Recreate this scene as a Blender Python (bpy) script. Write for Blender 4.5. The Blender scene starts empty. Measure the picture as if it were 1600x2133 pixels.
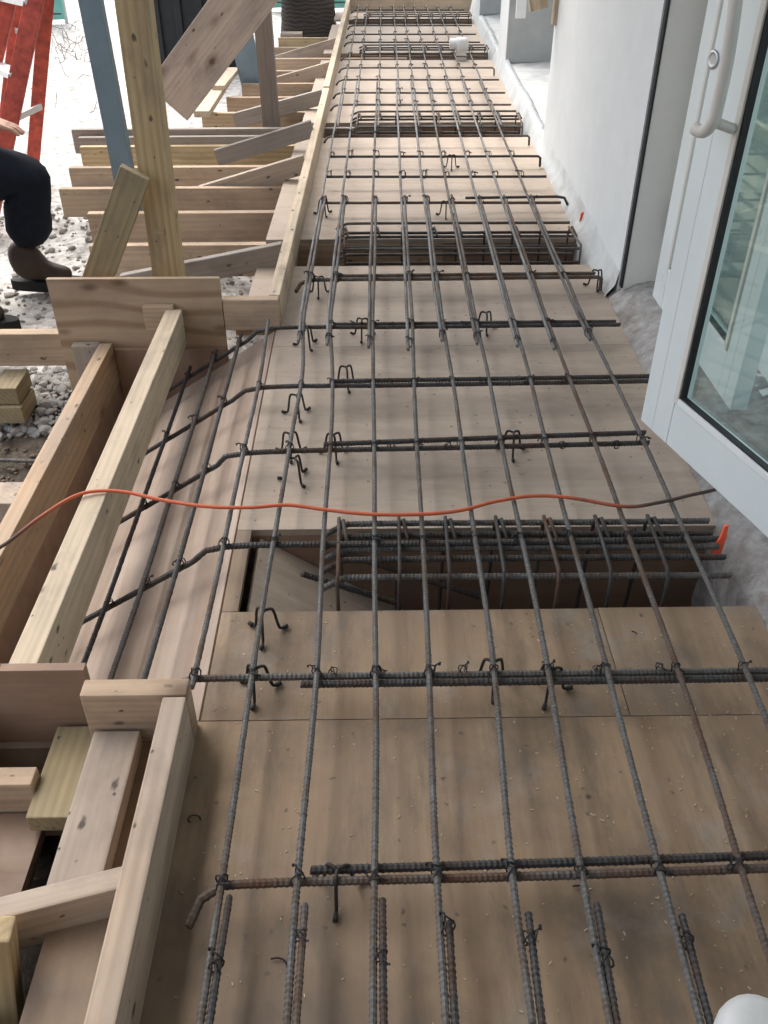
import bpy, bmesh, math, random
from mathutils import Vector as V, Matrix as M, noise
random.seed(7)
S = bpy.context.scene
COL = S.collection
# ------------------------------------------------------------------ camera solve (photo pixels 1600 x 2133 -> rays)
F, CX, CY, HC = 1850.0, 800.0, 1066.5, 1.27
VP = V((765 - CX, 1366.5, -F)).normalized()
ZW = V((0, F, 1366.5)).normalized()
XW = VP.cross(ZW)
C2W = M((XW, VP, ZW))
EYE = V((0, 0, HC))
def at(px, py, x=None, y=None, z=None):
    """world point seen at a photo pixel on the plane x=, y= or z="""
    d = C2W @ V((px - CX, CY - py, -F))
    if z is not None: t = (z - HC) / d.z
    elif y is not None: t = y / d.y
    else: t = x / d.x
    return EYE + d * t
cam_d = bpy.data.cameras.new("camera"); cam = bpy.data.objects.new("camera", cam_d); COL.objects.link(cam)
cam_d.sensor_fit = 'VERTICAL'; cam_d.sensor_height = 24; cam_d.lens = 24 * F / 2133
cam_d.clip_start = .02; cam_d.clip_end = 400
cam.matrix_world = M.Translation(EYE) @ C2W.to_4x4()
S.camera = cam

# ------------------------------------------------------------------ materials
def nd(nt, typ, **kw):
    n = nt.nodes.new(typ)
    for k, v in kw.items():
        if k.startswith('i_'):
            n.inputs[int(k[2:]) if k[2:].isdigit() else k[2:].replace('_', ' ')].default_value = v
        else: setattr(n, k, v)
    return n
def newmat(name, rough=.7, spec=.3, metal=0):
    m = bpy.data.materials.new(name); m.use_nodes = True
    nt = m.node_tree; b = nt.nodes['Principled BSDF']
    b.inputs['Roughness'].default_value = rough; b.inputs['Metallic'].default_value = metal
    b.inputs['Specular IOR Level'].default_value = spec
    return m, nt, b
def coords(nt, scale, rnd=True):
    tc = nd(nt, 'ShaderNodeTexCoord')
    mp = nd(nt, 'ShaderNodeMapping'); mp.inputs['Scale'].default_value = scale
    if rnd:
        oi = nd(nt, 'ShaderNodeObjectInfo')
        ml = nd(nt, 'ShaderNodeVectorMath', operation='SCALE'); ml.inputs[0].default_value = (17, 9, 13)
        nt.links.new(oi.outputs['Random'], ml.inputs['Scale'])
        ad = nd(nt, 'ShaderNodeVectorMath', operation='ADD')
        nt.links.new(tc.outputs['Object'], ad.inputs[0]); nt.links.new(ml.outputs[0], ad.inputs[1])
        nt.links.new(ad.outputs[0], mp.inputs['Vector'])
    else: nt.links.new(tc.outputs['Object'], mp.inputs['Vector'])
    return mp.outputs[0]
def warp(nt, vec, amt, sc):
    n = nd(nt, 'ShaderNodeTexNoise'); n.inputs['Scale'].default_value = sc; n.inputs['Detail'].default_value = 3; nt.links.new(vec, n.inputs['Vector'])
    sb = nd(nt, 'ShaderNodeVectorMath', operation='SUBTRACT'); sb.inputs[1].default_value = (.5, .5, .5); nt.links.new(n.outputs['Color'], sb.inputs[0])
    sc_ = nd(nt, 'ShaderNodeVectorMath', operation='SCALE'); sc_.inputs['Scale'].default_value = amt; nt.links.new(sb.outputs[0], sc_.inputs[0])
    ad = nd(nt, 'ShaderNodeVectorMath', operation='ADD'); nt.links.new(vec, ad.inputs[0]); nt.links.new(sc_.outputs[0], ad.inputs[1]); return ad.outputs[0]
def ramp(nt, src, stops):
    r = nd(nt, 'ShaderNodeValToRGB'); e = r.color_ramp.elements
    while len(e) < len(stops): e.new(.5)
    for i, (p, c) in enumerate(stops):
        e[i].position = p; e[i].color = (c, c, c, 1) if isinstance(c, (int, float)) else (*c, 1)
    nt.links.new(src, r.inputs[0]); return r.outputs[0]
def mix(nt, fac, a, b, mode='MIX'):
    n = nd(nt, 'ShaderNodeMix', data_type='RGBA', blend_type=mode)
    for i, s in ((0, fac), (6, a), (7, b)):
        if isinstance(s, (int, float)): n.inputs[i].default_value = s
        elif isinstance(s, tuple): n.inputs[i].default_value = (*s, 1)
        else: nt.links.new(s, n.inputs[i])
    return n.outputs[2]
def noise_t(nt, vec, scale, detail=4, rough=.55, dist=0):
    n = nd(nt, 'ShaderNodeTexNoise'); n.inputs['Scale'].default_value = scale; n.inputs['Detail'].default_value = detail
    n.inputs['Roughness'].default_value = rough; n.inputs['Distortion'].default_value = dist
    nt.links.new(vec, n.inputs['Vector']); return n.outputs['Fac']
def bump(nt, b, src, st=.2, dist=.002):
    n = nd(nt, 'ShaderNodeBump'); n.inputs['Strength'].default_value = st; n.inputs['Distance'].default_value = dist
    nt.links.new(src, n.inputs['Height']); nt.links.new(n.outputs[0], b.inputs['Normal'])
def lumber(name, c1, c2, ring=.55, weather=0., knots=1., stain=(.12, .10, .09), holes=.76):
    m, nt, b = newmat(name, .72, .25)
    vec = coords(nt, (1, 1, 1)); lv = coords(nt, (.16, 1, 1)); fv = coords(nt, (2.0, 90, 90))
    w = nd(nt, 'ShaderNodeTexWave', wave_type='RINGS', rings_direction='X')
    w.inputs['Scale'].default_value = 22; w.inputs['Distortion'].default_value = 5; w.inputs['Detail'].default_value = 2
    w.inputs['Detail Scale'].default_value = .5
    nt.links.new(lv, w.inputs['Vector'])
    rg = ramp(nt, w.outputs['Fac'], [(.25, 0.), (.95, 1.)])
    c = mix(nt, rg, c1, c2)
    c = mix(nt, ring, c1, c)
    fine = noise_t(nt, fv, 1.0, 3)
    c = mix(nt, .5, c, ramp(nt, fine, [(.3, .62), (.7, 1.)]), 'MULTIPLY')
    big = noise_t(nt, coords(nt, (2.2, 9, 9)), 1.0, 4)
    c = mix(nt, ramp(nt, big, [(.5, 0.), (.8, .55)]), c, stain)
    if weather: c = mix(nt, ramp(nt, noise_t(nt, coords(nt, (3, 22, 22)), 1., 5), [(.3, 0.), (.7, weather)]), c, (.30, .285, .265))
    if knots:
        vo = nd(nt, 'ShaderNodeTexVoronoi'); vo.inputs['Scale'].default_value = 1
        nt.links.new(warp(nt, coords(nt, (4.2, 9, 9)), .25, 3), vo.inputs['Vector'])
        spk = nd(nt, 'ShaderNodeSeparateColor'); nt.links.new(vo.outputs['Color'], spk.inputs[0])
        k = mix(nt, 1., ramp(nt, vo.outputs['Distance'], [(.08, 1.), (.17, .4), (.30, 0.)]), ramp(nt, spk.outputs[0], [(.5, 0.), (.7, 1.)]), 'MULTIPLY')
        c = mix(nt, mix(nt, knots * .8, (0, 0, 0), k), c, (.10, .055, .03))
    for sc_, th in (((13, 26, 26), .13), ((30, 45, 45), .10)):
        v2 = nd(nt, 'ShaderNodeTexVoronoi'); v2.inputs['Scale'].default_value = 1
        nt.links.new(warp(nt, coords(nt, sc_), .3, 4), v2.inputs['Vector'])
        sp = nd(nt, 'ShaderNodeSeparateColor'); nt.links.new(v2.outputs['Color'], sp.inputs[0])
        on = ramp(nt, sp.outputs[0], [(holes, 0.), (min(1, holes + .03), 1.)])
        c = mix(nt, mix(nt, 1., ramp(nt, v2.outputs['Distance'], [(th * .7, .85), (th * 1.5, 0.)]), on, 'MULTIPLY'), c, (.045, .034, .027))
    sm = noise_t(nt, coords(nt, (5, 11, 11)), 1., 7, .68)
    c = mix(nt, ramp(nt, sm, [(.5, 0.), (.75, .5)]), c, (.15, .125, .105))
    oi = nd(nt, 'ShaderNodeObjectInfo')
    c = mix(nt, 1., c, ramp(nt, oi.outputs['Random'], [(0, .86), (1, 1.08)]), 'MULTIPLY')
    nt.links.new(c, b.inputs['Base Color'])
    bump(nt, b, fine, .35, .0012)
    return m
def plywood(name, c1, c2, along='X', dirt=.5, figure=0., spots=False):
    m, nt, b = newmat(name, .68, .3)
    s = (1.2, 16, 16) if along == 'X' else (16, 1.2, 16)
    sf = (6, 130, 130) if along == 'X' else (130, 6, 130)
    g = noise_t(nt, coords(nt, s), 1.0, 5, .6, .6)
    c = mix(nt, ramp(nt, g, [(.3, 0.), (.72, 1.)]), c1, c2)
    fine = noise_t(nt, coords(nt, sf), 1., 3)
    c = mix(nt, .25, c, ramp(nt, fine, [(.3, .7), (.65, 1.)]), 'MULTIPLY')
    if figure:
        w = nd(nt, 'ShaderNodeTexWave', wave_type='BANDS', bands_direction='Z' if along == 'X' else 'X')
        w.inputs['Scale'].default_value = 3.5; w.inputs['Distortion'].default_value = 16; w.inputs['Detail'].default_value = 2.; w.inputs['Detail Scale'].default_value = .7
        nt.links.new(coords(nt, (.35, 1, 1)), w.inputs['Vector'])
        c = mix(nt, mix(nt, figure, (0, 0, 0), ramp(nt, w.outputs['Fac'], [(.5, 0.), (.95, 1.)])), c, (.22, .125, .06))
        vo = nd(nt, 'ShaderNodeTexVoronoi'); vo.inputs['Scale'].default_value = 1
        nt.links.new(coords(nt, (5, 11, 11)), vo.inputs['Vector'])
        c = mix(nt, ramp(nt, vo.outputs['Distance'], [(.06, .8), (.2, 0.)]), c, (.10, .05, .025))
    bl = noise_t(nt, coords(nt, (3.1, 3.1, 3.1)), 1., 6, .62)
    c = mix(nt, ramp(nt, bl, [(.46, 0.), (.72, dirt)]), c, (.125, .094, .068))
    bl2 = noise_t(nt, coords(nt, (7, 7, 7)), 1., 4, .6)
    c = mix(nt, ramp(nt, bl2, [(.56, 0.), (.72, dirt * .45)]), c, (.36, .33, .29))
    for sc_, r0, pr, cc in (((4.5, .011, .78, (.05, .04, .033)), (26, .05, .86, (.12, .09, .07))) if spots else ()):
        vo = nd(nt, 'ShaderNodeTexVoronoi', voronoi_dimensions='2D'); vo.inputs['Scale'].default_value = sc_
        nt.links.new(warp(nt, coords(nt, (1, 1, 1)), .02, 45), vo.inputs['Vector'])
        sp = nd(nt, 'ShaderNodeSeparateColor'); nt.links.new(vo.outputs['Color'], sp.inputs[0])
        on = ramp(nt, sp.outputs[0], [(pr, 0.), (pr + .03, 1.)])
        c = mix(nt, mix(nt, 1., ramp(nt, vo.outputs['Distance'], [(r0, .8), (r0 * 2.2, 0.)]), on, 'MULTIPLY'), c, cc)
    bl3 = noise_t(nt, coords(nt, (14, 4, 9) if along == 'Y' else (4, 14, 9)), 1., 6, .7)
    c = mix(nt, ramp(nt, bl3, [(.5, 0.), (.68, dirt * .6)]), c, (.13, .105, .08))
    bl4 = noise_t(nt, coords(nt, (1.6, 1.6, 1.6)), 1., 3, .5)
    c = mix(nt, ramp(nt, bl4, [(.42, 0.), (.7, dirt * .4)]), c, (.20, .165, .14))
    nt.links.new(c, b.inputs['Base Color'])
    bump(nt, b, fine, .25, .001)
    return m
def steel(name, base, rust, amt, rough=.5, metal=.55):
    m, nt, b = newmat(name, rough, .4, metal)
    n = noise_t(nt, coords(nt, (9, 9, 9)), 1., 6, .65)
    n2 = noise_t(nt, coords(nt, (120, 120, 120)), 1., 2)
    c = mix(nt, ramp(nt, n2, [(.3, .65), (.7, 1.15)]), (0, 0, 0), base)
    c = mix(nt, ramp(nt, n, [(.62 - amt * .5, 0.), (.78 - amt * .3, .9)]), c, rust)
    nt.links.new(c, b.inputs['Base Color'])
    nt.links.new(ramp(nt, n, [(.3, rough - .1), (.7, min(1, rough + .3))]), b.inputs['Roughness'])
    bump(nt, b, n2, .3, .0006)
    return m
def plaster(name, c1, c2, bs=.3, sc=9, dirt=None):
    m, nt, b = newmat(name, .85, .2)
    n = noise_t(nt, coords(nt, (1, 1, 1), False), sc, 7, .62)
    c = mix(nt, ramp(nt, n, [(.32, 0.), (.68, 1.)]), c1, c2)
    if dirt:
        d = noise_t(nt, coords(nt, (1, 1, 1), False), 3.3, 8, .7)
        c = mix(nt, ramp(nt, d, [(.52, 0.), (.66, .8)]), c, dirt)
    nt.links.new(c, b.inputs['Base Color'])
    bump(nt, b, noise_t(nt, coords(nt, (1, 1, 1), False), sc * 9, 5, .6), bs, .003)
    return m
def plain(name, c, rough=.5, spec=.4, metal=0, var=.12, sc=14):
    m, nt, b = newmat(name, rough, spec, metal)
    n = noise_t(nt, coords(nt, (1, 1, 1)), sc, 5, .6)
    lo = tuple(x * (1 - var) for x in c); hi = tuple(min(1, x * (1 + var * .6)) for x in c)
    nt.links.new(mix(nt, ramp(nt, n, [(.3, 0.), (.7, 1.)]), lo, hi), b.inputs['Base Color'])
    nt.links.new(ramp(nt, n, [(.3, max(0, rough - .08)), (.7, min(1, rough + .1))]), b.inputs['Roughness'])
    return m
MT = dict(
    pine=lumber('pine_lumber', (.47, .35, .235), (.38, .265, .16), .45),
    pink=lumber('pinkish_lumber', (.52, .385, .265), (.43, .30, .195), .45),
    yellow=lumber('yellow_lumber', (.55, .42, .24), (.43, .30, .145), .6),
    olive=lumber('green_treated_lumber', (.36, .29, .165), (.28, .215, .115), .5),
    pale=lumber('pale_new_lumber', (.58, .48, .35), (.50, .39, .26), .45, knots=.5),
    grey=lumber('weathered_grey_lumber', (.33, .28, .235), (.25, .205, .17), .4, .75),
    brown=lumber('brown_lumber', (.47, .335, .215), (.37, .245, .145), .5, .35),
    dusty=lumber('dusty_grey_lumber', (.50, .395, .30), (.41, .31, .225), .35, .4, holes=.55),
    plank=lumber('pinkish_plank_lumber', (.50, .40, .325), (.43, .33, .26), .4, .25, 1.2),
    form=lumber('form_lumber', (.49, .375, .275), (.41, .30, .21), .4, .35),
    oldpost=lumber('old_grey_post', (.20, .17, .15), (.155, .13, .115), .4, .3, .4),
    deck=plywood('deck_plywood_near_shade', (.285, .192, .115), (.385, .276, .175), 'Y', 1., spots=True),  # brown stained ply, base also darkened to paint in the near-end shade
    deckm=plywood('pale_dusty_plywood', (.40, .32, .245), (.48, .395, .315), 'X', .4, spots=True),
    deckx=plywood('deck_plywood_far', (.405, .33, .26), (.465, .385, .31), 'X', .25, spots=True),
    ramp=plywood('ramp_plywood', (.34, .225, .16), (.52, .40, .31), 'Y', .22),
    panel=plywood('knotty_plywood', (.43, .30, .19), (.50, .37, .24), 'X', .35, .6),
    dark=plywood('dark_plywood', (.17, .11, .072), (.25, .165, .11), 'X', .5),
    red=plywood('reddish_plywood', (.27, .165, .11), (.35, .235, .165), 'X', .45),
    bar=steel('rebar_steel', (.125, .12, .112), (.115, .07, .042), .25, .6, .3),
    bard=steel('dark_rebar_steel', (.062, .06, .058), (.085, .05, .032), .28, .6, .3),
    barl=steel('light_rebar_steel', (.18, .178, .174), (.13, .088, .06), .16, .55, .35),
    barr=steel('rusty_rebar_steel', (.12, .11, .10), (.125, .068, .040), .5, .7, .3),
    wire=steel('tie_wire_steel', (.03, .03, .032), (.05, .03, .02), .1, .5, .4),
    chair=steel('bar_chair_steel', (.045, .043, .042), (.07, .04, .025), .2, .55, .4),
    wall=plaster('white_wall_paint', (.625, .645, .63), (.67, .69, .675), .3, 7),
    skim=plaster('white_plaster_skim', (.47, .49, .48), (.56, .58, .57), .4, 18, (.36, .35, .33)),
    conc=plaster('rough_concrete', (.25, .23, .205), (.44, .435, .42), 1., 28, (.15, .125, .10)),
    sill=plaster('cement_sill', (.47, .48, .465), (.60, .61, .59), .8, 12, (.38, .38, .36)),
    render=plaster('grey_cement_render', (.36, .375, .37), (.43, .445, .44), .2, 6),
    jamb=plain('beige_door_jamb', (.62, .60, .55), .6, .3, 0, .06, 6),
    upvc=plain('white_door_paint', (.67, .725, .715), .34, .45, 0, .04, 5),
    handle=plain('ivory_handle', (.56, .54, .50), .4, .4, 0, .06),
    black=plain('black_gasket', (.015, .016, .017), .6, .3),
    metal=plain('brushed_metal', (.45, .47, .48), .35, .5, .8),
    orange=plain('orange_cord', (.50, .115, .05), .55, .35, 0, .45, 9),
    paint=plain('orange_marking_paint', (.85, .13, .06), .6, .3, 0, .1),
    worn=plain('worn_orange_paint', (.42, .14, .075), .8, .2, 0, .6, 60),
    pvc=plain('white_pvc', (.58, .585, .57), .45, .4, 0, .1, 20),
    bluepost=plain('blue_grey_steel_paint', (.155, .215, .25), .5, .4, 0, .12, 9),
    red_fg=plain('red_fibreglass', (.42, .072, .045), .55, .3, 0, .5, 22),
    alu=plain('aluminium', (.62, .62, .62), .4, .5, .6),
    navy=plain('dark_denim', (.011, .014, .021), .9, .15, 0, .4, 30),
    boot=plain('brown_leather', (.055, .034, .024), .6, .3, 0, .4, 20),
    sole=plain('black_rubber', (.014, .013, .012), .7, .3),
    skin=plain('skin', (.47, .28, .20), .55, .35, 0, .1),
    shirt=plain('grey_shirt', (.33, .37, .34), .9, .15, 0, .1),
    hair=plain('dark_hair', (.02, .015, .012), .7, .3),
    container=plain('black_container', (.012, .015, .017), .55, .35, 0, .5, 8),
    white=plain('white_trim', (.74, .76, .75), .5, .3, 0, .05),
    bucket=plain('grey_bucket_plastic', (.4, .4, .4), .5),
    leaf=plain('palm_leaf', (.05, .085, .025), .6, .3, 0, .3),
    roofc=plain('ceiling_concrete', (.42, .41, .39), .9, .2),
    tile=plain('floor_tile', (.52, .52, .49), .35, .4, 0, .12, 4),
)
def glassmat():
    m, nt, b = newmat('door_glass'); nt.nodes.remove(b)
    out = nt.nodes['Material Output']
    tr = nd(nt, 'ShaderNodeBsdfTransparent'); tr.inputs[0].default_value = (.86, .925, .905, 1)
    gl = nd(nt, 'ShaderNodeBsdfGlossy'); gl.inputs['Roughness'].default_value = .02
    gl.inputs['Color'].default_value = (.85, .95, .93, 1)
    lw = nd(nt, 'ShaderNodeLayerWeight'); lw.inputs[0].default_value = .5
    pw = nd(nt, 'ShaderNodeMath', operation='POWER'); pw.inputs[1].default_value = 3; nt.links.new(lw.outputs['Facing'], pw.inputs[0])
    fr = nd(nt, 'ShaderNodeMath', operation='MULTIPLY_ADD'); fr.inputs[1].default_value = .8; fr.inputs[2].default_value = .05; nt.links.new(pw.outputs[0], fr.inputs[0])
    mx = nd(nt, 'ShaderNodeMixShader')
    nt.links.new(fr.outputs[0], mx.inputs[0]); nt.links.new(tr.outputs[0], mx.inputs[1]); nt.links.new(gl.outputs[0], mx.inputs[2])
    nt.links.new(mx.outputs[0], out.inputs[0]); return m
MT['glass'] = glassmat()
def cordmat():
    m, nt, b = newmat('dirty_orange_cord', .6, .3)
    v = coords(nt, (1, 1, 1), False); sp = nd(nt, 'ShaderNodeSeparateXYZ'); nt.links.new(v, sp.inputs[0])
    ad = nd(nt, 'ShaderNodeMath', operation='MULTIPLY_ADD'); ad.inputs[1].default_value = .5
    nt.links.new(noise_t(nt, v, 3.5, 3), ad.inputs[0]); nt.links.new(sp.outputs['X'], ad.inputs[2])
    mr = nd(nt, 'ShaderNodeMapRange'); mr.inputs[1].default_value = 0; mr.inputs[2].default_value = 2; nt.links.new(ad.outputs[0], mr.inputs[0])
    f = ramp(nt, mr.outputs[0], [(.14, 0.), (.24, 1.), (.80, 1.), (.90, 0.)])
    g = ramp(nt, noise_t(nt, v, 9, 4), [(.56, 1.), (.66, .25)])
    nt.links.new(mix(nt, mix(nt, 1., f, g, 'MULTIPLY'), (.085, .06, .048), (.56, .125, .055)), b.inputs['Base Color']); return m
MT['cord'] = cordmat()
def groundmat():
    m, nt, b = newmat('ground_soil', .95, .15)
    v = coords(nt, (1, 1, 1), False)
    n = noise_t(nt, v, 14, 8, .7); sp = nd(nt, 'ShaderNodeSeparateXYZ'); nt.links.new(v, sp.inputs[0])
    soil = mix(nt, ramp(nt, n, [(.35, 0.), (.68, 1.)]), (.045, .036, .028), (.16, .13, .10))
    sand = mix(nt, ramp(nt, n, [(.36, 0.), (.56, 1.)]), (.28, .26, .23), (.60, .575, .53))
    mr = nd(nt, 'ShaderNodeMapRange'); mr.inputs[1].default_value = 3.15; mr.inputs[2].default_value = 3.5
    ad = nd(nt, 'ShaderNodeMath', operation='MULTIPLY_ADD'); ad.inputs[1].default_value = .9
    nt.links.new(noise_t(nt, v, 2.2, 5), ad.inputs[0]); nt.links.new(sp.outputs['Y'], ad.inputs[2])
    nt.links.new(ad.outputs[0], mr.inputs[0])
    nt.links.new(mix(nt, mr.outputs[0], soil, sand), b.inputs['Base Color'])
    bump(nt, b, n, .9, .02); return m
MT['ground'] = groundmat()
def barkmat():
    m, nt, b = newmat('palm_bark', .95, .1)
    w = nd(nt, 'ShaderNodeTexWave', wave_type='BANDS', bands_direction='Z'); w.inputs['Scale'].default_value = 9; w.inputs['Distortion'].default_value = 6
    w.inputs['Detail'].default_value = 3
    nt.links.new(coords(nt, (1, 1, 1)), w.inputs['Vector'])
    nt.links.new(mix(nt, w.outputs['Fac'], (.065, .056, .05), (.115, .10, .088)), b.inputs['Base Color'])
    bump(nt, b, w.outputs['Fac'], .4, .01); return m
MT['bark'] = barkmat()
def meshmat():
    m, nt, b = newmat('green_fence_mesh', .7, .2)
    v = coords(nt, (1, 1, 1), False)
    n = noise_t(nt, v, 5, 4)
    nt.links.new(mix(nt, n, (.10, .33, .27), (.30, .62, .54)), b.inputs['Base Color']); return m
MT['mesh'] = meshmat()

# ------------------------------------------------------------------ object helpers
def link(name, me, mat=None, parent=None, mw=None, smooth=False):
    o = bpy.data.objects.new(name, me); COL.objects.link(o)
    if mat is not None and not me.materials: me.materials.append(mat)
    if smooth:
        for p in me.polygons: p.use_smooth = True
    if parent is not None: o.parent = parent
    if mw is not None: o.matrix_basis = wm(parent).inverted() @ mw if parent is not None else mw
    return o
def wm(o): return (wm(o.parent) @ o.matrix_basis) if o.parent else o.matrix_basis.copy()
def tag(o, label, cat, group=None, kind=None):
    if label: o['label'] = label
    if cat: o['category'] = cat
    if group: o['group'] = group
    if kind: o['kind'] = kind
    return o
def thing(name, loc, label, cat, group=None):
    o = bpy.data.objects.new(name, None); COL.objects.link(o); o.empty_display_size = .05
    o.matrix_basis = M.Translation(V(loc)); return tag(o, label, cat, group)
def boxmesh(lx, ly, lz, bev=.002, rough=0):
    bm = bmesh.new(); bmesh.ops.create_cube(bm, size=1)
    for v in bm.verts: v.co = V((v.co.x * lx, v.co.y * ly, v.co.z * lz))
    if bev: bmesh.ops.bevel(bm, geom=bm.edges[:], offset=min(bev, .3 * min(lx, ly, lz)), segments=2, affect='EDGES', profile=.6)
    me = bpy.data.meshes.new('box'); bm.to_mesh(me); bm.free(); return me
def board(name, p0, p1, w, t, side, mat, parent=None, bev=.0035):
    """a plank from p0 to p1 (centre line); w is measured along side, t across it"""
    p0, p1 = V(p0), V(p1); x = (p1 - p0); L = x.length; x.normalize()
    y = V(side); y = (y - x * y.dot(x)).normalized(); z = x.cross(y)
    mw = M((x, y, z)).transposed().to_4x4(); mw.translation = (p0 + p1) / 2
    return link(name, boxmesh(L, w, t, bev), MT[mat], parent, mw)
def bx(name, x0, x1, y0, y1, z0, z1, mat, parent=None, bev=.0035):
    d = [x1 - x0, y1 - y0, z1 - z0]; c = V(((x0 + x1) / 2, (y0 + y1) / 2, (z0 + z1) / 2))
    ax = [V((1, 0, 0)), V((0, 1, 0)), V((0, 0, 1))]
    i = max(range(3), key=lambda k: d[k]); j = (i + 1) % 3; k = (i + 2) % 3
    return board(name, c - ax[i] * d[i] / 2, c + ax[i] * d[i] / 2, d[j], d[k], ax[j], mat, parent, bev)
def prism(name, poly, z0, z1, mat, parent=None):
    c = sum((V((p[0], p[1], 0)) for p in poly), V()) / len(poly); c.z = z1
    n = len(poly)
    vs = [(p[0] - c.x, p[1] - c.y, z0 - z1) for p in poly] + [(p[0] - c.x, p[1] - c.y, 0) for p in poly]
    fs = [tuple(reversed(range(n))), tuple(range(n, 2 * n))] + [(i, (i + 1) % n, n + (i + 1) % n, n + i) for i in range(n)]
    me = bpy.data.meshes.new(name); me.from_pydata(vs, [], fs); me.update()
    return link(name, me, MT[mat], parent, M.Translation(c))
def catmull(pts, step):
    pts = [V(p) for p in pts]
    if len(pts) == 2:
        n = max(1, int((pts[1] - pts[0]).length / step)); return [pts[0].lerp(pts[1], i / n) for i in range(n + 1)]
    out = []
    P = [pts[0] * 2 - pts[1]] + pts + [pts[-1] * 2 - pts[-2]]
    for i in range(1, len(P) - 2):
        a, b, c, d = P[i - 1:i + 3]; n = max(1, int((c - b).length / step))
        for k in range(n):
            t = k / n; t2 = t * t; t3 = t2 * t
            out.append(.5 * ((2 * b) + (c - a) * t + (2 * a - 5 * b + 4 * c - d) * t2 + (3 * b - a - 3 * c + d) * t3))
    out.append(pts[-1]); return out
def tubemesh(path, rad, seg=8, slant=0., closed=False):
    """rad: number or list per ring"""
    n = len(path); vs = []; fs = []
    ref = V((0, 0, 1)); t0 = (path[1] - path[0]).normalized()
    if abs(t0.dot(ref)) > .9: ref = V((1, 0, 0))
    nrm = (ref - t0 * ref.dot(t0)).normalized()
    cs = [(math.cos(2 * math.pi * k / seg), math.sin(2 * math.pi * k / seg)) for k in range(seg)]
    for i, p in enumerate(path):
        a = path[(i - 1) % n] if (closed or i > 0) else p; b = path[(i + 1) % n] if (closed or i < n - 1) else p
        t = (b - a).normalized(); nrm = (nrm - t * nrm.dot(t)).normalized(); bi = t.cross(nrm)
        r = rad[i] if isinstance(rad, list) else rad
        for c, s in cs: vs.append(p + (nrm * c + bi * s) * r + t * (slant * c))
    m = n if closed else n - 1
    for i in range(m):
        j = (i + 1) % n
        for k in range(seg):
            l = (k + 1) % seg; fs.append((i * seg + k, i * seg + l, j * seg + l, j * seg + k))
    if not closed: fs += [tuple(reversed(range(seg))), tuple(range((n - 1) * seg, n * seg))]
    return vs, fs
def tube(name, pts, r, mat, parent=None, seg=8, step=.02, closed=False, smooth=True):
    path = catmull(pts, step); c = path[0].copy()
    vs, fs = tubemesh([p - c for p in path], r, seg, 0, closed)
    me = bpy.data.meshes.new(name); me.from_pydata(vs, [], fs); me.update()
    return link(name, me, MT[mat], parent, M.Translation(c), smooth)
def rebar(name, pts, mat, label=None, group=None, parent=None, r=.0063, fine=True, wob=.0038, cat='rebar'):
    """deformed bar: slanted ribs rolled into the tube"""
    step = .0042 if fine else .03
    path = catmull(pts, .1 if len(pts) == 2 else .03); sd = random.random() * 50
    path = [p + V((noise.noise((p.x * 1.7 + sd, p.y * 1.7, 0)), noise.noise((p.x * 1.7, p.y * 1.7 + sd, 4)), .35 * noise.noise((p.x * 2, p.y * 2, sd)))) * wob for p in path]
    if fine:
        q = [path[0]]
        for a, b in zip(path, path[1:]):
            n = max(1, round((b - a).length / step)); q += [a.lerp(b, k / n) for k in range(1, n + 1)]
        path = q
    c = path[0].copy()
    rad = [r + (random.uniform(.0007, .0016) if i % 2 else 0) for i in range(len(path))] if fine else r
    vs, fs = tubemesh([p - c for p in path], rad, 8 if fine else 6, .002 if fine else 0)
    me = bpy.data.meshes.new(name); me.from_pydata(vs, [], fs); me.update()
    o = link(name, me, MT[mat], parent, M.Translation(c), not fine)
    if label: tag(o, label, cat, group)
    return o
def lathe(name, prof, mat, parent=None, loc=(0, 0, 0), seg=24):
    vs = []; fs = []
    for r, z in prof:
        for k in range(seg): vs.append((r * math.cos(2 * math.pi * k / seg), r * math.sin(2 * math.pi * k / seg), z))
    for i in range(len(prof) - 1):
        for k in range(seg):
            l = (k + 1) % seg; fs.append((i * seg + k, i * seg + l, (i + 1) * seg + l, (i + 1) * seg + k))
    fs += [tuple(reversed(range(seg))), tuple(range((len(prof) - 1) * seg, len(prof) * seg))]
    me = bpy.data.meshes.new(name); me.from_pydata(vs, [], fs); me.update()
    return link(name, me, MT[mat], parent, wm(parent) @ M.Translation(V(loc)) if parent else M.Translation(V(loc)), True)

# far half of the walkway swings very slightly to the right
def sk(y): return .0155 * max(0, y - 2.75)
def wb(y): return .79 + .0265 * (y - 1.3) if y < 2.8 else .83 + .0245 * (y - 2.8)   # where deck meets the wall
LB, LF = -.321, -.302          # inner faces of the near and far edge forms
GZ = -.28                      # ground level

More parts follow.
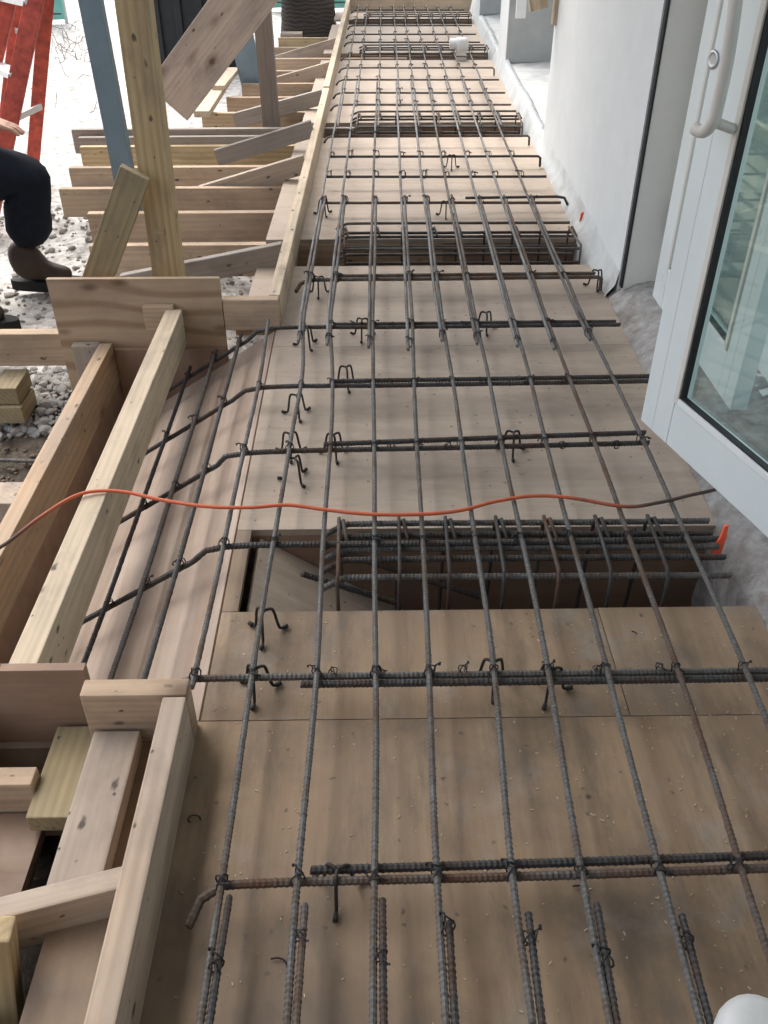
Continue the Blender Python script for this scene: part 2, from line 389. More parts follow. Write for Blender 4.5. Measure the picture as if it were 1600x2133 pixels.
# ------------------------------------------------------------------ ground
def ground():
    xs = [-60, -30, -15, -8] + [-5 + .12 * i for i in range(50)] + [1.4, 4, 12, 40]
    ys = [-20, -6, -2] + [-.5 + .12 * i for i in range(70)] + [8.6, 10, 12, 15, 20, 30, 60, 120]
    vs = []; fs = []
    for y in ys:
        for x in xs:
            z = GZ - .015 + .035 * noise.noise((x * 1.4, y * 1.4, 0)) + .02 * noise.noise((x * 5, y * 5, 3))
            z -= .16 * max(0, min(1, (2.75 - y) / .5)) * max(0, min(1, (x + 1.9) / .5))
            if x > -.6: z -= .2 * min(1, (x + .6) * 3)
            if y > 14: z = GZ - .02
            vs.append((x, y, z))
    n = len(xs)
    for j in range(len(ys) - 1):
        for i in range(n - 1): fs.append((j * n + i, j * n + i + 1, (j + 1) * n + i + 1, (j + 1) * n + i))
    me = bpy.data.meshes.new('ground'); me.from_pydata(vs, [], fs); me.update()
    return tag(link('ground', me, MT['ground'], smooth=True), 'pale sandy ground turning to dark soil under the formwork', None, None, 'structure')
G = ground()
def gz(x, y):
    z = GZ - .015 + .035 * noise.noise((x * 1.4, y * 1.4, 0)) + .02 * noise.noise((x * 5, y * 5, 3))
    z -= .16 * max(0, min(1, (2.75 - y) / .5)) * max(0, min(1, (x + 1.9) / .5))
    return z
def stones(name, n, rx, ry, s0, s1, label, col):
    bm = bmesh.new()
    for _ in range(n):
        x, y = random.uniform(*rx), random.uniform(*ry); s = random.uniform(s0, s1) * random.choice((.6, 1, 1, 1.5))
        mt = M.Translation((x, y, gz(x, y) + s * .3)) @ M.Rotation(random.random() * 6, 4, 'Z') @ M.Diagonal((s, s * random.uniform(.6, 1), s * random.uniform(.45, .8), 1))
        r = bmesh.ops.create_icosphere(bm, subdivisions=2 if s > .02 else 1, radius=1, matrix=mt)
        for v in r['verts']:
            v.co += V((noise.noise(v.co * 40), noise.noise(v.co * 40 + V((9, 0, 0))), noise.noise(v.co * 40 + V((0, 9, 0))))) * s * .35
    me = bpy.data.meshes.new(name); bm.to_mesh(me); bm.free()
    m, nt, b = newmat('stone_' + name, .9, .2)
    nt.links.new(mix(nt, noise_t(nt, coords(nt, (1, 1, 1), False), 26, 3), tuple(c * .55 for c in col), col), b.inputs['Base Color'])
    tag(link(name, me, m, smooth=False), label, None, None, 'stuff')
stones('gravel', 1500, (-1.75, -1.02), (2.62, 3.05), .007, .018, 'pale grey gravel beside the plywood panel', (.36, .345, .32))
stones('rubble', 1500, (-2.2, -.45), (3.1, 5.0), .004, .015, 'loose pale rubble between the floor joists', (.36, .335, .30))
stones('soil_clods', 500, (-1.6, -.95), (1.6, 2.6), .004, .011, 'dark soil clods under the formwork', (.17, .135, .10))
def twigs():
    bm = []; vs = []; fs = []
    for i in range(44):
        c = at(random.gauss(150, 26), random.gauss(92, 20), z=GZ) if i < 36 else at(random.uniform(60, 215), random.uniform(100, 240), z=GZ)
        c.z = gz(c.x, c.y)
        a = random.random() * 6.3; l = random.uniform(.04, .17)
        v, f = tubemesh([c, c + V((math.cos(a) * l * .5, math.sin(a) * l * .5, random.uniform(.01, .08))), c + V((math.cos(a) * l, math.sin(a) * l, random.uniform(.0, .2)))], .0028, 4)
        k = len(vs); vs += v; fs += [tuple(q + k for q in ff) for ff in f]
    me = bpy.data.meshes.new('dry_twigs'); me.from_pydata(vs, [], fs)
    tag(link('dry_twigs', me, MT['oldpost']), 'scattered dry twigs on the bright sandy ground', None, None, 'stuff')
twigs()

# ------------------------------------------------------------------ deck plywood
def sheet(label, y0, y1, x0, x1=None, mat='deck', x0b=None):
    xr0, xr1 = (wb(y0) + .012, wb(y1) + .012) if x1 is None else (x1, x1)
    return tag(prism('plywood_sheet', [(x0 + sk(y0), y0), (xr0, y0), (xr1, y1), ((x0 if x0b is None else x0b) + sk(y1), y1)], -.018, 0, mat), label, 'plywood sheet', 'plywood sheets of the deck')
sheet('large stained plywood sheet nearest the viewer under the bars', -1.2, 1.081, -.485)
sheet('plywood sheet on the near lip of the nearest beam pocket', 1.083, 1.372, -.318, .468)
sheet('small square plywood piece beside the wall at the nearest beam pocket', 1.083, 1.374, .470)
sheet('narrow plywood strip along the left end of the nearest beam pocket', 1.374, 1.652, -.318, -.285)
sheet('pale plywood sheet crossed by the orange cord beyond the nearest beam pocket', 1.654, 2.618, -.318, None, 'deckm')
sheet('plywood sheet where the deck widens to the long pale form, before the second pocket', 2.786, 3.315, -.445, None, 'deckx')
sheet('plywood strip in front of the wall corner, at the end of the sloped bay', 2.62, 2.784, -.318, None, 'deckx')
sheet('plywood sheet between the second and third beam pockets', 3.612, 5.25, -.445, None, 'deckx')
sheet('plywood sheet between the third and fourth beam pockets', 5.60, 7.60, -.445, None, 'deckx')
sheet('plywood sheet between the fourth and fifth beam pockets', 7.90, 9.40, -.445, None, 'deckx')
sheet('last plywood strip against the far end form', 9.72, 10.25, -.445, None, 'deckx')

POCKETS = [(1.374, 1.652, -.285, 'nearest'), (3.315, 3.612, -.30, 'second'), (5.25, 5.60, -.30, 'third'), (7.60, 7.90, -.30, 'fourth'), (9.40, 9.72, -.30, 'fifth')]
for i, (y0, y1, x0, w) in enumerate(POCKETS):
    t = thing('beam_trough', (.2 + sk(y0), y0, -.34), 'plywood lined beam trough sunk into the deck, %s from the viewer' % w, 'beam form', 'beam troughs across the deck')
    xa, xb = x0 + sk(y0), wb(y1) + .1
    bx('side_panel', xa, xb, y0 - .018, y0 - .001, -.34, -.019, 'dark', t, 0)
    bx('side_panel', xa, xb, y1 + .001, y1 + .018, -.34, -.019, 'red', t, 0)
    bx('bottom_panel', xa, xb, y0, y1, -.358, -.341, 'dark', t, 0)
    if i == 0:
        board('end_panel', (-.27, (y0 + y1) / 2, -.03), (.16, (y0 + y1) / 2, -.325), y1 - y0 - .004, .016, (0, 1, 0), 'deckm', t, 0)
    else:
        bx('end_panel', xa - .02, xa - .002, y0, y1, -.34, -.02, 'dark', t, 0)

# sloped bay on the left
t = V((-.318, 0, 0)); RX0, RX1, RZ1 = -.318, -.735, -.265
def slope_z(x): return RZ1 * (RX0 - x) / (RX0 - RX1)
rmp = board('plywood_ramp', ((RX0 + RX1) / 2, 1.085, RZ1 / 2 - .009), ((RX0 + RX1) / 2, 2.738, RZ1 / 2 - .009), math.hypot(RX0 - RX1, RZ1), .018, (1, 0, -RZ1 / (RX0 - RX1)), 'deck', None, 0)
# local X runs along the bay, so the X-grain version of the ramp ply is used
rmp.data.materials.clear(); MT['rampx'] = plywood('ramp_plywood_x', (.33, .24, .18), (.50, .41, .335), 'X', .35); rmp.data.materials.append(MT['rampx'])
tag(rmp, 'pinkish plywood sheet sloping down to the left under bent bars', 'plywood sheet')

# ------------------------------------------------------------------ edge forms and left side lumber
tag(bx('form_board', LB - .04, LB, -.6, 1.034, .0, .12, 'form'), 'near edge form board standing on the deck, with a knot on its top edge', 'form board')
tag(bx('form_board', -.503, LB, 1.036, 1.074, .0, .122, 'pink'), 'short pinkish end board closing the top of the near edge form', 'form board')
def skewed_form():
    a0, a1 = 2.79, 6.05
    for y0, y1, lab, z in ((2.79, 6.05, 'long pale edge form board with a bright top, nearer length', .104), (6.055, 10.25, 'far length of the long pale edge form board, towards the palm trunk', .112)):
        p0 = V((LF - .019 + sk(y0), y0, z / 2)); p1 = V((LF - .019 + sk(y1), y1, z / 2))
        tag(board('form_board', p0, p1, z, .038, (0, 0, 1), 'pale'), lab, 'form board')
skewed_form()
tag(bx('form_board', LF - .04 + sk(10.25), wb(10.25) + .05, 10.252, 10.29, 0, .13, 'pale'), 'pale board closing the far end of the deck', 'form board')
tag(bx('form_board', -.486, -.304, 2.744, 2.782, .0, .106, 'pink'), 'short reddish board between the knotty plywood panel and the long form', 'form board')
# weathered flat 2x4 and friends (lower left)
tag(bx('flat_plank', -.492, -.411, .728, 1.03, .001, .039, 'dusty'), 'flat weathered plank full of nail holes beside the near form', 'plank')
tag(bx('flat_plank', -.578, -.497, .886, 1.078, -.042, -.004, 'olive'), 'short olive plank beside the weathered nail-holed plank', 'plank')
tag(bx('cross_joist', -1.2, -.578, .935, .972, -.075, .018, 'pink'), 'pinkish joist end running off the left edge, above the dark hole', 'joist')
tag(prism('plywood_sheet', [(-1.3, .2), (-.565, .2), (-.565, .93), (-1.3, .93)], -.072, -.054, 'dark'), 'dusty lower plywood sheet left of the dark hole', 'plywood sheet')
p = board('diagonal_brace', (-.361, .738, .024), (-.70, .652, .012), .088, .036, (0, 0, 1), 'dusty'); tag(p, 'pale brace board nailed to the near form at an angle', 'brace')
p = board('leaning_stake', at(-42, 1935, y=.64), at(14, 2330, y=.60), .085, .04, (1, .1, 0), 'yellow'); tag(p, 'grainy brown stake in the lower left corner', 'stake')
p = bx('lumber_post', -.80, -.715, 1.0, 1.07, -.45, .045, 'olive'); tag(p, 'olive post end at the left edge behind the reddish panel', 'post')
pn = thing('bulkhead', (-.7, 1.1, -.25), 'reddish plywood panel with orange paint on its top edge', 'plywood sheet')
bx('panel', -.98, -.506, 1.086, 1.104, -.33, .132, 'red', pn, .001)
bx('paint_band', -.98, -.655, 1.0865, 1.1035, .1325, .1345, 'worn', pn, 0)
bx('ledger', -.9, -.508, 1.07, 1.0855, -.33, -.055, 'dark', pn, .001)
# bay side boards
tag(bx('side_board', -.668, -.615, 1.105, 2.722, -.036, .086, 'pale'), 'thick pale board on edge beside the sloped bay, top splintered', 'side board')
tag(bx('side_board', -.905, -.862, .9, 2.722, -.175, -.032, 'brown'), 'brown board on edge, left of the thick pale side board', 'side board')
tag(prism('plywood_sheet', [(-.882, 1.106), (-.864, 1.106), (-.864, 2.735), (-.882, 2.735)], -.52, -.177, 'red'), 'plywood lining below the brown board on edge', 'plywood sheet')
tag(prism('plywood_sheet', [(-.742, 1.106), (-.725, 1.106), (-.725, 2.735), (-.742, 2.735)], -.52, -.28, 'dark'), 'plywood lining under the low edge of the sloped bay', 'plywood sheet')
tag(bx('plywood_sheet', -1.04, -.4875, 2.742, 2.760, -.24, .181, 'panel', None, .001), 'knotty plywood panel standing at the end of the sloped bay', 'plywood sheet')
tag(bx('plywood_sheet', -.861, -.4885, 2.724, 2.741, -.5, -.058, 'red', None, .001), 'darker plywood piece below the knotty panel', 'plywood sheet')
tag(bx('cleat', -.742, -.642, 2.715, 2.741, .012, .098, 'pine'), 'small cleat block with a knot on the knotty plywood panel', 'cleat')
tag(bx('cleat', -.995, -.907, 2.705, 2.741, -.17, -.035, 'dusty'), 'grey cleat block beside the far end of the brown board', 'cleat')
tag(bx('cross_joist', -2.1, -1.045, 2.80, 2.845, -.155, -.035, 'pine'), 'pine joist above the gravel at the left edge', 'joist')
cb = [(-1.24, 2.72, 'lower', -.29, .11, .09), (-1.235, 2.735, 'upper', -.225, .085, .06)]
for x, y, w, z, l, h in cb:
    o = bx('timber_block', x - l / 2, x + l / 2, y - .08, y + .06, z, z + .062, 'olive'); o.rotation_euler.rotate_axis('Z', .0)
    tag(o, '%s olive timber block propping the joist on the gravel' % w, 'timber block', 'blocks under the pine joist')
q = at(30, 1045, z=-.12)
tag(bx('timber_block', q.x - .05, q.x + .03, q.y - .05, q.y + .05, q.z - .17, q.z + .03, 'dusty'), 'pale block end beside the brown board at the left edge', 'timber block')
for a, b_, lab in (((-60, 862), (150, 861), 'bar lying on the soil, nearer the gravel'), ((-60, 956), (110, 962), 'bar lying on the soil, nearer the orange cord')):
    rebar('rebar', [at(*a, z=-.34), at(*b_, z=-.34)], 'bar', lab, 'bars lying on the soil')
# floor joists (upper left)
JO = [(3.05, -.50, -.42), (3.62, -1.16, -.4), (4.03, -1.27, -.4), (4.40, -1.50, -.4), (4.76, -1.55, -.4), (5.17, -1.60, -.4), (5.56, -1.75, -.4), (5.96, -1.05, -.4), (6.40, -.95, -.4), (6.84, -.9, -.4), (7.3, -.9, -.4), (7.8, -.9, -.4), (8.3, -.9, -.4), (8.8, -.8, -.4)]
ORD = 'first second third fourth fifth sixth seventh eighth ninth tenth eleventh twelfth thirteenth fourteenth fifteenth'.split()
for i, (y, x0, x1) in enumerate(JO):
    h = .135 if i != 2 else .15
    tag(board('floor_joist', (x0, y, -.019 - h / 2), (x1 + .7, y + .012, -.019 - h / 2), h, .04, (0, 0, 1), ('pink', 'pink', 'pink', 'pink', 'pink', 'yellow', 'grey', 'pine')[i % 8]),
        'joist on edge left of the long form, %s from the knotty panel%s' % (ORD[i], (', weathered grey' if i == 6 else ', yellowish' if i == 5 else '')), 'joist', 'floor joists left of the long form')
tag(board('floor_joist', (-1.7, 5.50, -.11), (-.62, 5.52, -.11), .12, .038, (0, 0, 1), 'grey'), 'short grey joist doubled against its neighbour', 'joist', 'floor joists left of the long form')
# kicker braces
KB = [((578, 505), (250, 572), 3.32, 'grey', 0), ((622, 322), (412, 388), 4.45, 'dusty', 1), ((642, 250), (445, 312), 5.0, 'grey', 2), ((655, 186), (484, 236), 5.95, 'grey', 3), ((672, 128), (575, 160), 6.95, 'dusty', 4), ((684, 78), (572, 116), 8.1, 'dusty', 5), ((668, 208), (640, 218), 5.5, 'grey', 6)][:6]
for (a, b_, y, mt, i) in KB:
    p0, p1 = at(*a, y=y), at(*b_, y=y); p0.x = LF - .045 + sk(y)
    d = (p1 - p0).normalized(); up = V((-d.z, 0, d.x)); up = up if up.z > 0 else -up
    tag(board('kicker_brace', p0 - up * .043, p1 - up * .043, .086, .036, up, mt), 'grey diagonal brace propping the long form, %s from the knotty panel' % ORD[i], 'brace', 'diagonal braces of the long form')
# loose bright boards lying on the joists
a, b_ = at(420, 238, z=.018), at(478, 150, z=.018)
tag(board('loose_plank', a, b_, .095, .036, (1, 0, 0), 'pale'), 'loose pale plank lying across the joists behind the wide brace', 'plank')
c_, d_ = at(455, 183, z=.05), at(487, 145, z=.05)
tag(board('loose_plank', c_, d_, .085, .03, (1, 0, 0), 'pale'), 'second loose plank stacked on the pale plank', 'plank')
a = at(606, 75, y=9.0)
for k in range(3):
    tag(bx('timber_block', a.x - .09, a.x + .10, 8.95, 9.1, GZ + .09 * k, GZ + .088 + .09 * k, 'dusty'), ('bottom', 'middle', 'top')[k] + ' block of the timber stack beside the palm trunk', 'timber block', 'stacked blocks beside the palm')
# posts
YP = 2.99
tag(board('timber_post', V((-.712, YP, GZ - .1)), V((-.655, YP, 2.42)), .096, .09, (1, 0, 0), 'yellow'), 'tall yellow timber post standing behind the knotty plywood panel', 'post')
tpst = bpy.data.objects['timber_post']
q = at(331, 482, y=2.9435)
bx('grade_stamp', q.x - .018, q.x + .018, 2.9405, 2.9425, q.z - .01, q.z + .008, 'brown', tpst, 0)
a, b_ = at(283, 358, y=2.90), at(190, 620, y=2.90)
tag(board('brace_board', a, b_, .096, .036, (1, 0, .35), 'olive'), 'short olive brace leaning on the tall yellow post', 'brace')
a, b_ = at(186, 0, y=4.2), at(286, 520, y=4.2); dd = (a - b_)
sp = thing('steel_post', b_, 'leaning blue grey steel post behind the tall yellow post', 'post')
board('flange', b_ - dd * .06, a + dd * 1.5, .092, .012, (1, 0, 0), 'bluepost', sp)
board('web', b_ - dd * .06 + V((.03, .05, 0)), a + dd * 1.5 + V((.03, .05, 0)), .085, .012, (0, 1, 0), 'bluepost', sp)
a, b_ = at(500, 60, y=6.9), at(526, 172, y=6.9); dd = a - b_
tag(board('steel_post', b_ - dd * .25, a + dd * 3.5, .16, .05, (1, 0, 0), 'bluepost'), 'short wide blue grey post behind the old grey post', 'post')
a, b_ = at(547, 30, y=5.7), at(566, 262, y=5.7); dd = a - b_
tag(board('timber_post', b_ - dd * .3, a + dd * 2.6, .098, .09, (1, 0, 0), 'oldpost'), 'old grey brown post standing between the joists', 'post')
a, b_ = at(515, -10, y=5.35), at(350, 214, y=5.35); dd = a - b_
tag(board('wide_plank', b_ + dd * .0, a + dd * 1.6, .27, .04, (1, 0, -.75), 'plank'), 'wide pinkish plank slanting up to the right behind the yellow post', 'plank')

# ------------------------------------------------------------------ rebar mat
LX = {.4: [None, -.228, -.118, -.006, .086, .196, .292, .410, .525, .65], .73: [None, -.225, -.115, -.004, .090, .20, .302, .417, .535, .662],
      1.137: [-.328, -.222, -.106, .002, .101, .219, .319, .425, .555, .679], 1.94: [-.323, -.209, -.108, .005, .113, .225, .328, .44, .565, .69],
      2.29: [-.319, -.2, -.114, .003, .12, .229, .333, .452, .564, .690], 2.655: [-.331, -.218, -.129, .005, .13, .228, .337, .458, .566, .683]}
ZL, ZT = .0715, .0555
WIRES = []
def knot_mesh():
    vs = []; fs = []
    def add(path, r, closed=False):
        v, f = tubemesh([V(p) for p in path], r, 5, 0, closed); k = len(vs); vs.extend(v); fs.extend(tuple(q + k for q in ff) for ff in f)
    for s in (1, -1):
        add([(math.cos(a) * .013 * .75 , s * math.cos(a) * .013 * .75, math.sin(a) * .0165 + .002) for a in [2 * math.pi * k / 10 for k in range(10)]], .0016, True)
    for s in (0, 1):
        add([(.009, .008 * (1 - 2 * s), .013), (.013, .009, .017), (.016 + .003 * s, .011, .018 - .004 * s), (.019, .015 + .004 * s, .014), (.016, .018, .010 + .004 * s)], .0017)
    me = bpy.data.meshes.new('tie_wire'); me.from_pydata(vs, [], fs); me.update(); me.materials.append(MT['wire'])
    for p in me.polygons: p.use_smooth = True
    return me
KNOT = knot_mesh()
def wire(parent, x, y, z, big=1.0):
    mw = M.Translation((x, y, z)) @ M.Rotation(random.choice((0, 1.57, 3.14, 4.71)) + random.uniform(-.4, .4), 4, 'Z') @ M.Scale(random.uniform(.62, .92) * big, 4)
    link('tie_wire', KNOT, None, parent, mw)
def lx(i, y):
    ks = sorted(LX); v = [(k, LX[k][i]) for k in ks if LX[k][i] is not None]
    if y <= v[0][0]: return v[0][1]
    for (a, p), (b, q) in zip(v, v[1:]):
        if y <= b: return p + (q - p) * (y - a) / (b - a)
    return v[-1][1] + (y - 2.655) * (.0155 if i else 0.0155) * 1.0
NTH = ['leftmost', 'second', 'third', 'fourth', 'fifth', 'sixth', 'seventh', 'eighth', 'ninth', 'tenth']
GL = 'long bars running away from the viewer'
for i in range(10):
    mt = 'barr' if i == 8 else ('bar' if i % 3 else 'barl')
    if i == 0: pts = [(lx(0, y), y, ZL) for y in (1.10, 1.5, 1.95, 2.3, 2.665)]
    else: pts = [(lx(i, y), y, ZL) for y in (.50 if i != 5 else .52, .73, 1.137, 1.55, 1.95, 2.3, 2.655, 3.0)] + [(lx(i, 3.95), 3.95, ZL)]
    rebar('rebar', pts, 'bar' if mt == 'barl' else mt, '%s long bar from the left in the wide middle mat%s' % (NTH[i], ', browned by rust' if i == 8 else ''), GL, r=.0047)
    if i == 0: continue
    # lapped bar from behind the viewer
    e = [0, .70, .685, .690, .655, .665, .680, .66, .60, .58][i]
    o = rebar('rebar', [(lx(i, .4) + .0165 + .003 * (i % 2), -.5, ZL - .001), (lx(i, .4) + .0135, .4, ZL - .001), (lx(i, e) + .0135, e, ZL - .001)], 'barr' if i in (2, 8) else 'bard', 'lapped bar end at the bottom edge, %s from the left' % NTH[i - 1], 'lapped bar ends at the bottom edge', r=.0047)
    for yy in ((.60, .64, .61, .645, .63, .60, .62, .57, .55)[i - 1],): wire(o, lx(i, yy) + .01, yy, ZL, 1.0)
    # far bars
    e2 = 2.44 + .02 * ((i * 3) % 4)
    o = rebar('rebar', [(lx(i, e2) - .0135, e2, ZL + .002), (lx(i, 3.0) - .0135, 3.0, ZL), (lx(i, 4.5) - .0135, 4.5, ZL), (lx(i, 6.4) - .010, 6.4, ZL)], 'barl' if i % 3 else 'bar', 'long bar in the middle distance, %s from the left, starting near the wall corner' % NTH[i - 1], GL, r=.0047)
    wire(o, lx(i, e2 + .05) - .009, e2 + .05, ZL, 1.1)
    rebar('rebar', [(lx(i, 5.7 - .5 * (i % 2)) + .004, 5.7 - .5 * (i % 2), ZL), (lx(i, 8) + .004, 8, ZL), (lx(i, 10.15) + .003, 10.15, ZL)], 'bar', 'long bar at the far end of the deck, %s from the left' % NTH[i - 1], GL, fine=False, r=.0054)
# three bars down the sloped bay
for k, (xa, w) in enumerate(((-.427, 'upper'), (-.514, 'middle'), (-.606, 'lowest'))):
    z = slope_z(xa) + .083
    rebar('rebar', [(xa - .012, 1.10, z), (xa - .005, 1.55, z), (xa, 2.0, z), (xa + .002, 2.68, z)], 'bard', '%s of the three long bars over the sloped plywood' % w, 'long bars over the sloped bay', r=.0052)
# transverse bars
GT = 'cross bars running from the form to the wall'
def cross(y, x0, x1, mat, label, tilt=0., left='hook', right='in', z=ZT, fine=True, ties=True, wob=.002):
    P = []
    yy = lambda x: y + tilt * x
    if left == 'hook': P += [(x0 - .045, yy(x0) - .050, z - .022), (x0 - .03, yy(x0) - .018, z - .006)]
    elif left == 'slope':
        for xs in (-.73, -.62, -.50, -.40): P.append((xs, y - .004, slope_z(xs) + .066))
    elif left == 'dip': P += [(x0 - .06, yy(x0) - .02, z - .03), (x0 - .03, yy(x0) - .004, z - .008)]
    n = max(2, int((x1 - x0) / .35)); P += [(x0 + (x1 - x0) * k / n, yy(x0 + (x1 - x0) * k / n), z) for k in range(n + 1)]
    if right == 'down': P += [(x1 + .012, yy(x1), z - .008), (x1 + .014, yy(x1), z - .05)]
    if right == 'curl': P += [(x1 + .03, yy(x1) - .005, z - .004), (x1 + .045, yy(x1) - .02, z - .03)]
    o = rebar('rebar', P, mat, label, GT, fine=fine, wob=wob)
    if ties:
        for i in range(10):
            x = lx(i, y)
            if i == 0 and not (1.1 < y < 2.7): continue
            if x0 - .01 < x < x1 and random.random() < .93: wire(o, x, yy(x), (z + ZL) / 2 + .001, 1.0 if y < 3 else 1.3)
        if y in (1.136, 1.910, 2.250, 2.640):
            for k in range(6): wire(o, x0 + .25 + k * .13 + random.uniform(-.04, .04), yy(x0 + .3) + .008, z + .004, .8)
        if left == 'slope':
            for xs in (-.427, -.514, -.606): wire(o, xs, y, slope_z(xs) + .074)
    return o
cross(.729, -.225, 1.0, 'barr', 'rust brown cross bar nearest the viewer with a curled left end', .020)
cross(.750, -.098, 1.0, 'bard', 'straight dark bar lying just behind the nearest rusty cross bar', .020, 'no', ties=False)
cross(1.136, -.335, 1.0, 'bar', 'cross bar in front of the nearest beam pocket, left end dipping behind the end board', .004, 'dip')
cross(1.118, -.135, 1.0, 'bard', 'shorter bar doubled in front of the bar before the nearest beam pocket', .004, 'no', ties=False)
cross(1.525, -.32, wb(1.5) - .03, 'bard', 'cross bar over the nearest beam pocket, bent down into the sloped bay', .01, 'slope')
cross(1.910, -.315, .71, 'bard', 'bent cross bar between the orange cord and the door corner', .035, 'slope')
cross(1.945, -.125, .715, 'bard', 'straight bar doubled behind the bent bar near the door corner', .055, 'no', ties=False)
cross(2.250, -.312, .80, 'bard', 'bent cross bar second from the wall corner', .02, 'slope')
cross(2.280, -.118, .81, 'bard', 'straight bar doubled behind the second bent bar from the wall corner', .018, 'no', ties=False)
cross(2.640, -.318, .80, 'bard', 'bent cross bar at the wall corner, starting beside the long form', .010, 'slope')
cross(2.665, -.122, .79, 'bard', 'straight bar doubled at the wall corner', .008, 'no', ties=False)
cross(3.040, -.22, .815, 'barr', 'rusty cross bar just before the second beam pocket', .012, 'hook', 'down')
cross(3.075, -.14, .81, 'barr', 'rusty straight bar doubled before the second beam pocket', .012, 'no', ties=False)
FAR = [(3.91, .83, 'no', 'in'), (4.30, .83, 'no', 'in'), (4.65, .845, 'no', 'down'), (5.06, .85, 'hook', 'down'), (5.80, .86, 'hook', 'in'), (6.14, .865, 'hook', 'in'), (6.55, .875, 'hook', 'in'), (6.97, .88, 'hook', 'down'), (7.42, .89, 'hook', 'in'), (8.05, .90, 'hook', 'in'), (8.45, .91, 'hook', 'in'), (8.93, .92, 'hook', 'in'), (9.30, .93, 'hook', 'in'), (9.93, .94, 'hook', 'in')]
for i, (y, x1, l, r) in enumerate(FAR):
    cross(y, -.235 + sk(y), x1, ('barr', 'bard', 'bard', 'barr')[i % 4] if i < 9 else 'bard', 'cross bar beyond the second beam pocket, %s counting away from the viewer' % ORD[i], -.012, l, r, fine=False)
cross(3.96, .42, .83, 'bard', 'short bar curling at its right end beside the wall, beyond the second pocket', .03, 'no', 'curl', ties=False, fine=False)

# ------------------------------------------------------------------ stirrup cages in the pockets
def cage(i, y0, y1, xs, xe):
    yc = (y0 + y1) / 2; w = POCKETS[i][3]
    t = thing('rebar_cage', ((xs + xe) / 2, yc, -.28), 'cage of stirrups and long bars sitting in the %s beam pocket' % w, 'rebar cage', 'rebar cages in the beam pockets')
    hw = (y1 - y0) / 2 - .045; fine = i == 0
    rows = [(yc + hw, .050), (yc + hw - .035, .042), (yc + .01, .045), (yc - .03, .046), (yc - .075, .034), (yc + hw, -.23), (yc, -.235), (yc - hw, -.235)] if i == 0 else \
           [(yc + hw + .085, .052), (yc + hw * .75, .050), (yc - hw * .5, .03), (yc - hw, -.06), (yc + hw * .7, .035), (yc, .02), (yc + hw * .5, -.03), (yc - hw * .7, -.02), (yc + hw, -.2), (yc - hw, -.2)]
    for k, (y, z) in enumerate(rows):
        o = rebar('bar', [(xs - .05, y - .012, z - .02), (xs - .01, y - .002, z - .003), (xs + .05, y, z), ((xs + xe) / 2, y, z), (xe, y - .003, z)], 'bard' if k % 2 else 'bar', parent=t, fine=fine)
    n = 5 if i == 0 else 5
    sx = [-.075, .055, .16, .275, .39, .50, .62] if i == 0 else [xs - .01 + (xe - xs) * k / 8 for k in range(9)]
    for k, x in enumerate(sx):
        a = random.uniform(-.008, .008); h = hw + .012
        pts = [(x + a, yc + h, .058), (x, yc - h + .02, .060), (x - .002, yc - h, .045), (x, yc - h, -.22), (x + .002, yc - h + .015, -.245), (x, yc + h - .015, -.245), (x, yc + h, -.23), (x + a, yc + h, .04), (x + a + .01, yc + h - .02, .066), (x + a + .02, yc + h - .08, .045)]
        q = []
        for m, n_ in zip(pts, pts[1:]): q += [V(m).lerp(V(n_), s / 3) for s in range(3)]
        q.append(V(pts[-1]))
        vs, fs = tubemesh(q, .0046, 6); me = bpy.data.meshes.new('stirrup'); me.from_pydata(vs, [], fs); me.update()
        link('stirrup', me, MT['barr' if k % 4 == 0 else 'bard'], t, None, True).matrix_basis = t.matrix_basis.inverted()
    return t
def fix(t):
    return t
for i, (y0, y1, x0, w) in enumerate(POCKETS):
    if i == 0: cg = cage(i, y0, y1, -.06, wb(y0) - .03)
    else: cg = cage(i, y0, y1, -.10 + sk(y0), wb(y0) - .02)
    if i == 0:
        rebar('skewed_bar', [at(628, 1196, z=.0), at(830, 1258, z=-.11)], 'bard', parent=cg)
        rebar('skewed_bar', [at(700, 1150, z=-.06), at(1000, 1245, z=-.16)], 'bard', parent=cg)

